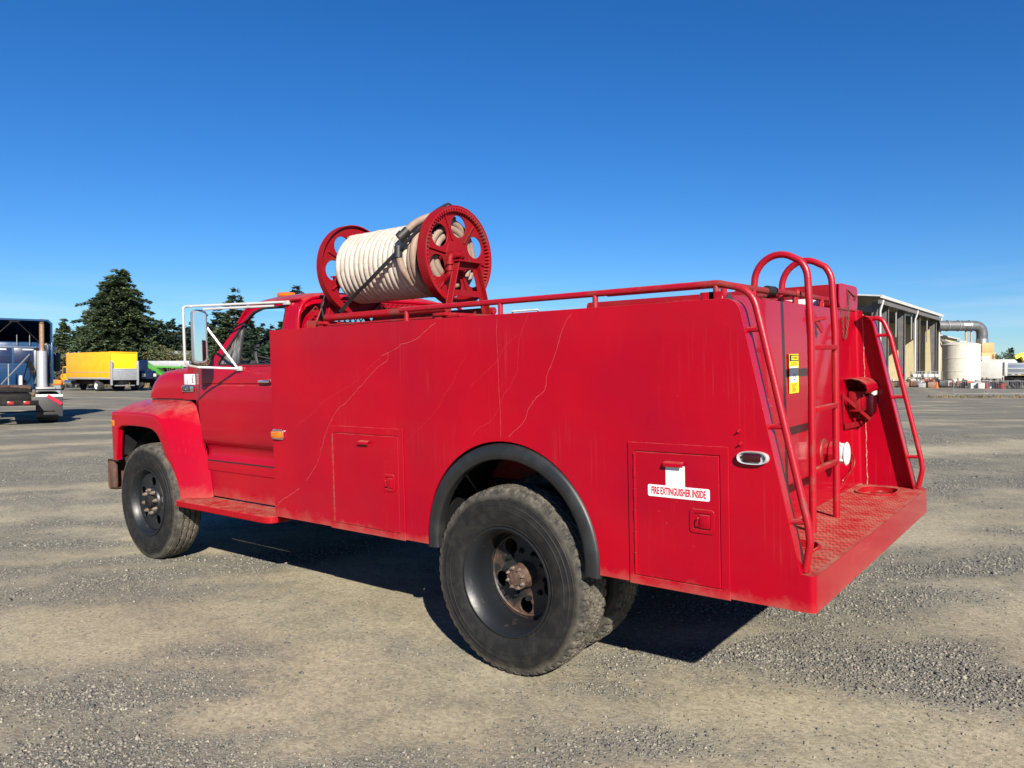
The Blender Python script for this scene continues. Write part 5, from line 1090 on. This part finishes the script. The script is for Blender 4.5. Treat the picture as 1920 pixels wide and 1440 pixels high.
MB().box(-.24, -.14, -WB+.14, WB-.14, HB0-.05, 2.06, .01).build('lift_platform', M['liftgate'], yt)
for k in range(5): MB().box(-.252, -.24, -WB+.16, WB-.16, HB0+.12+.19*k, HB0+.14+.19*k).build('platform_rib', M['steel'], yt)
MB().box(-.1, 10, -.45, .45, .62, .95, .02).build('frame', M['black'], yt)
MB().box(-.25, -.1, -.9, .9, .48, .58, .02).build('underride_bar', M['galv'], yt)
for y in (-.95, .95): bgwheel(yt, 2.5, y, .50, .56, M['white'], 1 if y > 0 else -1)
for y in (-1.02, 1.02): bgwheel(yt, 9.5, y, .50, .28, M['white'], 1 if y > 0 else -1, 'steer_wheel')
b = MB().box(8.1, 9.2, -1.1, 1.1, .85, 2.30, .12); b.build('cab', M['yellow'], yt); b = MB().box(9.1, 10.4, -.75, .75, .85, 1.55, .15); b.build('hood', M['yellow'], yt)
for s in (-1, 1):
    b = MB(); b.grid([[(9.5+.66*math.cos(t), s*y, .55+.66*math.sin(t)) for t in np.linspace(.1, 3.1, 14)] for y in (.80, 1.18)]); b.build('fender', M['yellow'], yt, 60)
    MB().box(8.35, 9.0, min(s*1.09, s*1.11), max(s*1.09, s*1.11), 1.6, 2.2, .02).build('side_window', M['navy'], yt)
    MB().box(9.15, 9.25, min(s*1.25, s*1.45), max(s*1.25, s*1.45), 1.55, 2.05, .03).build('mirror', M['interior'], yt)
MB().cyl((7.0, 1.05, .78), (8.4, 1.05, .78), .26, n=20).build('fuel_tank', M['chrome'], yt)
# dark truck beyond it and a green crushing machine
dk = thing('dark_truck', 'dark blue truck parked beyond the yellow box truck', 'truck', at(266, 73), yaw_for(R(62)))
MB().box(0, 6.8, -1.2, 1.2, .75, 1.05, .02).build('frame', M['black'], dk); MB().box(.6, 3.2, -1.15, 1.15, 1.05, 2.9, .08).build('cab', M['navy'], dk); MB().box(-1.1, .6, -.85, .85, 1.05, 1.9, .2).build('hood', M['navy'], dk)
for s in (-1, 1): bgwheel(dk, -.4, s*1.05, .52, .3, M['rim'], s); bgwheel(dk, 5.2, s*.95, .52, .56, M['rim'], s); MB().box(-1.13, -1.05, min(s*.45, s*.75), max(s*.45, s*.75), 1.3, 1.6, .03).build('headlamp', M['white'], dk)
gm = thing('screening_machine', 'green screening machine with slanted conveyor by the shrubs', 'machine', at(290, 80), YAW)
b = MB().bar((-2.6, 0, .9), (-1.2, 0, 2.9), .9, .25); b.bar((-1.2, 0, 2.9), (1.4, 0, 1.2), 1.0, .25); b.build('conveyor', M['green'], gm)
MB().box(-2.6, 3.4, .5, 1.2, 2.3, 2.95, .05).build('hopper', M['liftgate'], gm); b = MB().bar((-2.7, .4, 2.4), (2.6, .4, 2.25), .12, .18); b.bar((2.6, .4, 2.4), (3.5, .4, 1.4), .12, .18); b.build('hopper_beam', M['green'], gm)
MB().box(-2.2, 2.6, .2, 1.2, .6, 1.3, .05).build('chassis', M['black'], gm)
for x in (-1.6, 1.8): bgwheel(gm, x, 0, .5, .35, M['rim'])
# ------------------------------------------------------------------ open shed on the right
A_, B_ = at(1637, 85), at(1753, 113); dv = B_-A_; LS = dv.length; rzs = math.atan2(dv.y, dv.x)
sh = thing('open_shed', 'tall open sided steel shed with white roof edge and cream back wall', 'building', A_, rzs)
H = 9.9; DP = 8.5
b = MB().plate([[(-1.0, H+.20), (16, H+2.0), (16, H+2.2), (-1.0, H+.36)]], LS+1.2, lambda a, b_, c: (LS/2+c-.2, a, b_)); b.build('roof', M['white2'], sh)
MB().plate([[(-.95, H+.12), (15.9, H+1.92), (15.9, H+1.98), (-.95, H+.18)]], LS+1.0, lambda a, b_, c: (LS/2+c-.2, a, b_)).build('roof_dark_underlay', M['girder'], sh)  # dark sheet added to darken the roof's underside, in place of purlins
MB().box(-.8, LS+.4, -1.02, -.88, H+.05, H+.40).build('eave_gutter', M['white2'], sh)
MB().box(-.6, LS+.2, -.84, -.6, H-.55, H-.12).build('eave_beam', M['girder'], sh)
b = MB(); n = int(LS/.9)
for k in range(n):
    x0 = .3+k*(LS-.6)/n; x1 = x0+(LS-.6)/n; MB().box(x0+.03, x1-.03, DP, DP+.12, 0, H+1.08, .02).build('cladding_sheet', M['cream'], sh)
MB().box(.2, LS-.2, DP+.125, DP+.2, 0, H+1.08).build('wall_backing', M['cream'], sh)
for z in (3.4, 6.4): MB().box(.2, LS-.2, DP-.2, DP-.01, z, z+.3).build('wall_girt', M['girder'], sh)
MB().plate([[(-.5, 0), (15.5, 0), (15.5, H+1.75), (-.5, H+.12)]], .25, lambda a, b_, c: (LS-.13+c, a, b_)).build('end_wall', M['cream'], sh)
MB().box(-.05, .2, 2.2, 15.5, H-2.4, H+.8).build('gable_panel', M['cream'], sh)
for k, tt in enumerate((.03, .14, .38, .63, .95)):
    x = LS*tt
    b = MB().plate([[(-.40, 0), (.05, 0), (.38, H-1.2), (.38, H-.2), (-.40, H-.2)]], .05, lambda a, b_, c: (x+c, a, b_)); cl = b.build('column', M['girder'], sh)
    for y0, y1 in ((-.47, .37), ): MB().box(x-.16, x+.16, -.45, -.405, 0, H-.2).build('column_flange', M['girder'], cl)
    MB().bar((x, .07, 0), (x, .40, H-1.2), .32, .05).build('column_flange', M['girder'], cl)
    MB().bar((x, .3, H-1.0), (x, 12, H+.6), .3, .7).build('roof_rafter', M['girder'], sh)
for tt in (.01, .52, .985):
    MB().tube(fillet([(LS*tt, -.95, H-.1), (LS*tt, -.62, H-1.3), (LS*tt, -.62, .1)], .3), .11, 8).build('drain_pipe', M['white2'], sh)
for tt in (.26, .50, .78): MB().cyl((LS*tt, -.3, 6.0), (LS*tt, -.3, H-.3), .09, n=8).build('hanger_pipe', M['galv'], sh)
MB().box(LS*.52, LS*.52+1.0, DP-.03, DP-.005, .9, 2.6).build('doorway', M['dark'], sh)
# building beyond
nb = thing('cream_building', 'cream clad building beyond the shed behind the round tank', 'building', B_, rzs)
k = 0
for x0 in np.arange(.1, 16, .9): MB().box(x0, x0+.86, -.45, -.33, 0, 7.2 if x0 > 1.2 else 9.2, .02).build('cladding_sheet', M['cream'], nb)
MB().box(.1, 16.2, -.32, 9, 0, 7.15).build('wall', M['cream'], nb); MB().plate([[(-.9, 7.16), (9.5, 8.4), (9.5, 8.6), (-.9, 7.36)]], 16.4, lambda a, b_, c: (8.2+c, a, b_)).build('roof', M['white2'], nb)
MB().bar((0, -.7, 6.6), (10, -3.5, 4.6), .3, .35).build('loading_chute', M['girder'], nb)
for x in (9.6, 10.3, 11.0): MB().cyl((x, -3.2, 4.3), (x, -3.2, 6.6), .12, n=8).build('vent_stack', M['galv'], nb)
# round tank
tk = thing('storage_tank', 'round off white storage tank with shallow cone roof', 'tank', at(1802, 101), YAW)
rt = 31.5/FPX*101
MB().lathe([(0, rt), (.9, rt), (1.85, rt), (1.87, rt+.03), (1.93, rt+.03), (1.95, rt), (3.55, rt), (3.57, rt+.03), (3.63, rt+.03), (3.65, rt), (5.3, rt), (5.34, rt+.04), (5.42, rt+.04)], 72, 'z').build('shell', M['tank'], tk, 30)
MB().lathe([(5.42, rt+.04), (5.50, rt*.98), (5.75, rt*.5), (5.86, rt*.15), (5.88, 0)], 72, 'z').build('roof', M['tank'], tk, 30)
MB().box(-rt*.3, rt*.1, -rt*.35, -rt*.1, 5.72, 5.9, .03).build('hatch', M['tank'], tk)
# duct
du = thing('exhaust_duct', 'thick grey bent duct running over the tank into the tan silo', 'duct', at(1842, 112), YAW)
sc_ = 112/FPX; zc = (700-611)*sc_+1.626; xl = -(1842-1757)*sc_
dp = fillet([(xl, 0, zc), (-.1, 0, zc), (-.1, 0, 5.9)], 1.6, 10); MB().tube(dp, 9.6*sc_, 24).build('duct_pipe', M['duct'], du, 50)
for x in (xl+1.4, xl+3.0, xl+4.6): MB().lathe([(-.05, 9.6*sc_), (-.05, 9.6*sc_+.07), (.05, 9.6*sc_+.07), (.05, 9.6*sc_)], 28, 'x', (x, 0, zc)).build('duct_band', M['galv'], du)
MB().lathe([(-.6, 9.6*sc_+.02), (-.6, 9.6*sc_+.06), (.0, 9.6*sc_+.06), (0, 9.6*sc_+.02)], 28, 'z', (-.1, 0, 6.7)).build('duct_collar', M['steel'], du)
b = MB().box(xl+3.5, xl+4.8, -9.6*sc_-.02, -9.6*sc_*.9, zc-.05, zc+.3, .05); b.build('duct_patch', M['decal'], du)
for x in (xl+4.3, -1.6): MB().cyl((x, .2, 0), (x, .2, zc-.7), .13, n=8).build('duct_post', M['tan'], du)
# tan silo
si = thing('tan_silo', 'tan square silo on legs with a ladder under the duct', 'silo', at(1846, 108), YAW)
MB().box(-.9, .85, -.8, .8, 4.6, 5.95, .05).build('upper_bin', M['tan'], si); MB().box(-1.0, 1.0, -.9, .9, 2.3, 4.58, .05).build('lower_bin', M['tan'], si)
MB().add([(-1, -.9, 2.3), (1, -.9, 2.3), (1, .9, 2.3), (-1, .9, 2.3), (-.3, -.3, 1.1), (.3, -.3, 1.1), (.3, .3, 1.1), (-.3, .3, 1.1)], [(0, 1, 5, 4), (1, 2, 6, 5), (2, 3, 7, 6), (3, 0, 4, 7), (4, 5, 6, 7)]).build('hopper', M['rust'], si)
for x in (-.9, .9):
    for y in (-.8, .8): MB().box(x-.07, x+.07, y-.07, y+.07, 0, 2.3).build('leg', M['tan'], si)
ld = MB()
for x in (.55, .95): MB().box(x-.03, x+.03, -1.1, -1.04, .1, 4.4).build('ladder_rail', M['rust'], si)
for z in np.arange(.4, 4.3, .4): MB().box(.55, .95, -1.09, -1.05, z-.02, z+.02).build('ladder_rung', M['rust'], si)
MB().box(-1.0, .1, -.93, -.905, 3.55, 4.0).build('notice_plate', M['decal'], si)
# white box trailer, dump truck, excavator
wt = thing('white_trailer', 'plain white box trailer between the silo and the dump truck', 'trailer', at(1868, 104), YAW-.52)
MB().box(-1.9, 2.4, 0, 2.6, .9, 3.2, .05).build('trailer_box', M['white2'], wt); MB().plate([[(-1.9, 3.2), (2.4, 3.2), (2.1, 3.55), (-1.5, 3.55)]], 2.5, lambda a, b_, c: (a, 1.3+c, b_)).build('trailer_roof', M['white2'], wt); MB().box(1.0, 1.3, -.02, 0, 1.2, 1.4).build('vent_plate', M['galv'], wt)
for x in (-1.0, 1.4): bgwheel(wt, x, .2, .45, .3, M['rim'])
du2 = thing('dump_truck', 'silver dump truck with ribbed steel bed at the end of the scrap row', 'truck', at(1886, 80), YAW-.50)
MB().box(0, 5.2, 0, 2.4, 1.42, 2.74, .03).build('dump_bed', M['steel'], du2)
for z in (1.60, 2.1, 2.55): MB().box(0, 5.2, -.06, -.004, z, z+.09, .01).build('bed_rib', M['white2'], du2)
for x in np.arange(.5, 5, .55): MB().box(x, x+.28, -.07, -.005, 1.46, 1.53).build('bed_step', M['white2'], du2)
MB().box(-.14, .12, -.08, 2.45, 1.35, 2.80, .02).build('bed_post', M['white2'], du2)
MB().box(0, 6.5, .3, 2.1, .75, 1.40, .02).build('frame', M['black'], du2)
for x in (.95, 2.2): 
    bgwheel(du2, x, .35, .52, .55, M['rim']); bgwheel(du2, x, 2.05, .52, .55, M['rim'])
ev = thing('yellow_excavator', 'yellow excavator arm rising behind the dump truck', 'excavator', at(1912, 130), YAW)
b = MB().bar((-.9, 0, 4.3), (.3, 0, 4.9), .5, .6, .05); b.bar((.2, 0, 5.0), (1.6, 0, 2.6), .6, .7, .05); b.build('boom', M['rag'][7], ev); MB().box(-.5, 3.5, 0, 2.4, 1.0, 3.0, .1).build('body', M['rag'][7], ev); MB().box(-.8, 3.8, -.3, 2.7, 0, .95, .2).build('tracks', M['black'], ev)
MB().box(-2.0, -.6, .2, .8, 2.6, 3.9, .2).build('bucket', M['rust'], ev)
# ------------------------------------------------------------------ crowd barriers
for u, w, lb_ in ((1820, 2.35, 'grey tube crowd barrier in front of the round tank'), (1888, 2.35, 'grey tube crowd barrier in front of the dump truck'), (1956, 2.35, 'grey tube crowd barrier at the end of the row')):
    t = thing('crowd_barrier', lb_, 'barrier', at(u, 52), YAW, 'crowd barriers before the scrap row')
    MB().tube(fillet([(-w/2, 0, .22), (-w/2, 0, 1.1), (w/2, 0, 1.1), (w/2, 0, .22)], .08, 4, True), .02, 6, True).build('frame', M['galv'], t)
    for k in range(1, 20): MB().cyl((-w/2+w*k/20, 0, .22), (-w/2+w*k/20, 0, 1.1), .007, n=5).build('bar', M['galv'], t)
    for x in (-w*.36, w*.36): MB().tube(fillet([(x, -.3, .01), (x, 0, .22), (x, .3, .01)], .05), .018, 6).build('foot', M['galv'], t)
rg = random.Random(4); V = []; F = []
for i in range(2600):
    u = rg.uniform(1740, 2000); p = at(u, 51.5+rg.gauss(0, .5)); s = rg.uniform(.04, .14)*(1.4 if abs((u-1790) % 34-17) < 6 else .8); a = rg.random()*6.28
    o = len(V); V += [(p.x-math.cos(a)*s*.25, p.y-math.sin(a)*s*.25, 0), (p.x+math.cos(a)*s*.25, p.y+math.sin(a)*s*.25, 0), (p.x+rg.gauss(0, .06), p.y+rg.gauss(0, .06), s)]; F.append((o, o+1, o+2))
tag(raw('dry_weeds', V, F, M['dry'], None), 'dry weeds along the feet of the crowd barriers', 'weeds', kind='stuff')
# ------------------------------------------------------------------ scrap and goods lined up before the shed
CN = ('red', 'white', 'rusty', 'black', 'orange', 'dark blue', 'grey', 'yellow')
def item(kind, ci, u, d, nx):
    p = at(u, d); c = CN[ci]; m = M['rag'][ci]; s = rg.uniform(.85, 1.15); ro = rg.random()*3
    G_ = 'scrap and goods lined up before the shed'
    if kind == 'drum':
        t = thing('steel_drum', c+' drum in the scrap row'+nx, 'drum', p, ro, G_); MB().lathe([(0, 0), (0, .29), (.3, .29), (.31, .305), (.34, .305), (.35, .29), (.6, .29), (.61, .305), (.64, .305), (.65, .29), (.9, .29), (.88, .26), (.88, 0)], 20, 'z').build('shell', m, t); MB().cyl((.12, 0, .88), (.12, 0, .91), .04, n=8).build('bung', M['galv'], t)
    elif kind == 'engine':
        t = thing('scrap_engine', c+' machine block in the scrap row'+nx, 'engine', p, ro, G_); MB().box(-.5*s, .5*s, -.35, .35, .12, .75*s, .08).build('block', m, t); MB().cyl((-.55*s, 0, .4), (-.5*s, 0, .4), .25, n=14).build('flywheel', M['rust'], t); MB().box(-.4, .4, -.4, .4, 0, .11).build('skid', M['black'], t); MB().cyl((.2, .1, .75*s), (.2, .1, 1.1*s), .06, n=8).build('pipe', M['rust'], t)
    elif kind == 'crate':
        t = thing('plastic_crate', c+' crate in the scrap row'+nx, 'crate', p, ro, G_); MB().box(-.4*s, .4*s, -.3, .3, 0, .55*s, .02).build('body', m, t); MB().box(-.43*s, .43*s, -.33, .33, .55*s, .60*s, .01).build('rim', m, t)
    elif kind == 'cage':
        t = thing('wire_cage', c+' loaded tube cage by the shed columns'+nx, 'cage', p, YAW+.2, G_)
        for x in (-1, 0, 1):
            for y in (-.5, .5): MB().box(x-.03, x+.03, y-.03, y+.03, 0, 1.9).build('post', M['galv'], t)
        for z in (.4, 1.1, 1.87):
            for y in (-.5, .5): MB().box(-1, 1, y-.025, y+.025, z-.025, z+.025).build('rail', M['galv'], t)
        MB().box(-.9, .9, -.45, .45, .42, .9, .08).build('load', m, t); MB().box(-.5, .6, -.4, .3, 1.14, 1.55, .1).build('load', M['rag'][1], t)
    elif kind == 'cone':
        t = thing('traffic_cone', c+' traffic cone in the scrap row'+nx, 'cone', p, ro, G_); MB().lathe([(.04, .16), (.7, .04), (.72, 0)], 14, 'z').build('cone', m, t); MB().box(-.2, .2, -.2, .2, 0, .04).build('base', m, t)
    elif kind == 'barrow':
        t = thing('wheelbarrow', c+' wheelbarrow in the scrap row'+nx, 'wheelbarrow', p, ro, G_); MB().add([(-.5, -.35, .7), (.5, -.35, .75), (.5, .35, .75), (-.5, .35, .7), (-.2, -.2, .35), (.3, -.2, .35), (.3, .2, .35), (-.2, .2, .35)], [(0, 1, 5, 4), (1, 2, 6, 5), (2, 3, 7, 6), (3, 0, 4, 7), (4, 5, 6, 7)]).build('tray', m, t); MB().lathe([(-.05, .1), (-.05, .2), (.05, .2), (.05, .1)], 16, 'y', (.55, 0, .2)).build('wheel', M['tyre2'], t)
        for s_ in (-1, 1): MB().bar((.5, s_*.1, .25), (-.9, s_*.28, .6), .04, .04).build('handle', M['tan'], t); MB().bar((-.2, s_*.2, .35), (-.25, s_*.25, 0), .03, .03).build('leg', M['galv'], t)
    elif kind == 'mower':
        t = thing('ride_on_mower', c+' mower in the scrap row'+nx, 'mower', p, ro, G_); MB().box(-.2, .7, -.3, .3, .4, .8, .08).build('hood', m, t); MB().box(-.6, -.15, -.25, .25, .45, .55, .04).build('seat', M['interior'], t); MB().box(-.68, -.58, -.25, .25, .5, .95, .04).build('backrest', M['interior'], t); MB().box(-.7, .7, -.2, .2, .25, .4).build('chassis', M['black'], t)
        for x, r_ in ((.5, .2), (-.45, .28)):
            for y in (-.4, .4): bgwheel(t, x, y, r_, .2, M['galv'], 1 if y > 0 else -1)
    return t

COLS = {'drum': (6, 5, 1, 2, 3), 'engine': (2, 3, 6, 2, 3), 'crate': (1, 6, 2, 3, 6), 'barrow': (3, 0), 'mower': (0, 4, 3)}
KN = {'drum': 'drum', 'engine': 'machine', 'crate': 'crate', 'barrow': 'wheelbarrow', 'mower': 'mower', 'cage': 'cage', 'cone': 'cone'}
row = []; u = 1640
while u < 1884:
    kd = rg.choice(['engine', 'crate', 'drum', 'engine', 'barrow', 'mower', 'engine', 'crate']); row.append((u, kd, rg.choice(COLS[kd]), 88+rg.uniform(-3, 4))); u += rg.uniform(5, 9)*(.75 if u > 1800 else 1)
row += [(1735, 'cage', 0, 96), (1748, 'cage', 2, 96.5), (1715, 'cage', 6, 96), (1757, 'cone', 4, 84), (1865, 'cone', 4, 84), (1675, 'crate', 7, 92), (1672, 'drum', 1, 94), (1876, 'crate', 0, 80), (1812, 'mower', 4, 83)]
row += [(u_, 'crate', c_, 82+rg.uniform(-.8, .8)) for u_, c_ in ((1824, 1), (1832, 6), (1840, 1), (1847, 0), (1855, 1), (1862, 6), (1869, 1))]
row.sort(); nm = [CN[c_]+' '+KN[k_] for _, k_, c_, _ in row]
for i, (u_, k_, c_, d_) in enumerate(row):
    item(k_, c_, u_, d_, ' between the '+(nm[i-1] if i else 'red truck')+' and the '+(nm[i+1] if i+1 < len(nm) else 'dump truck'))
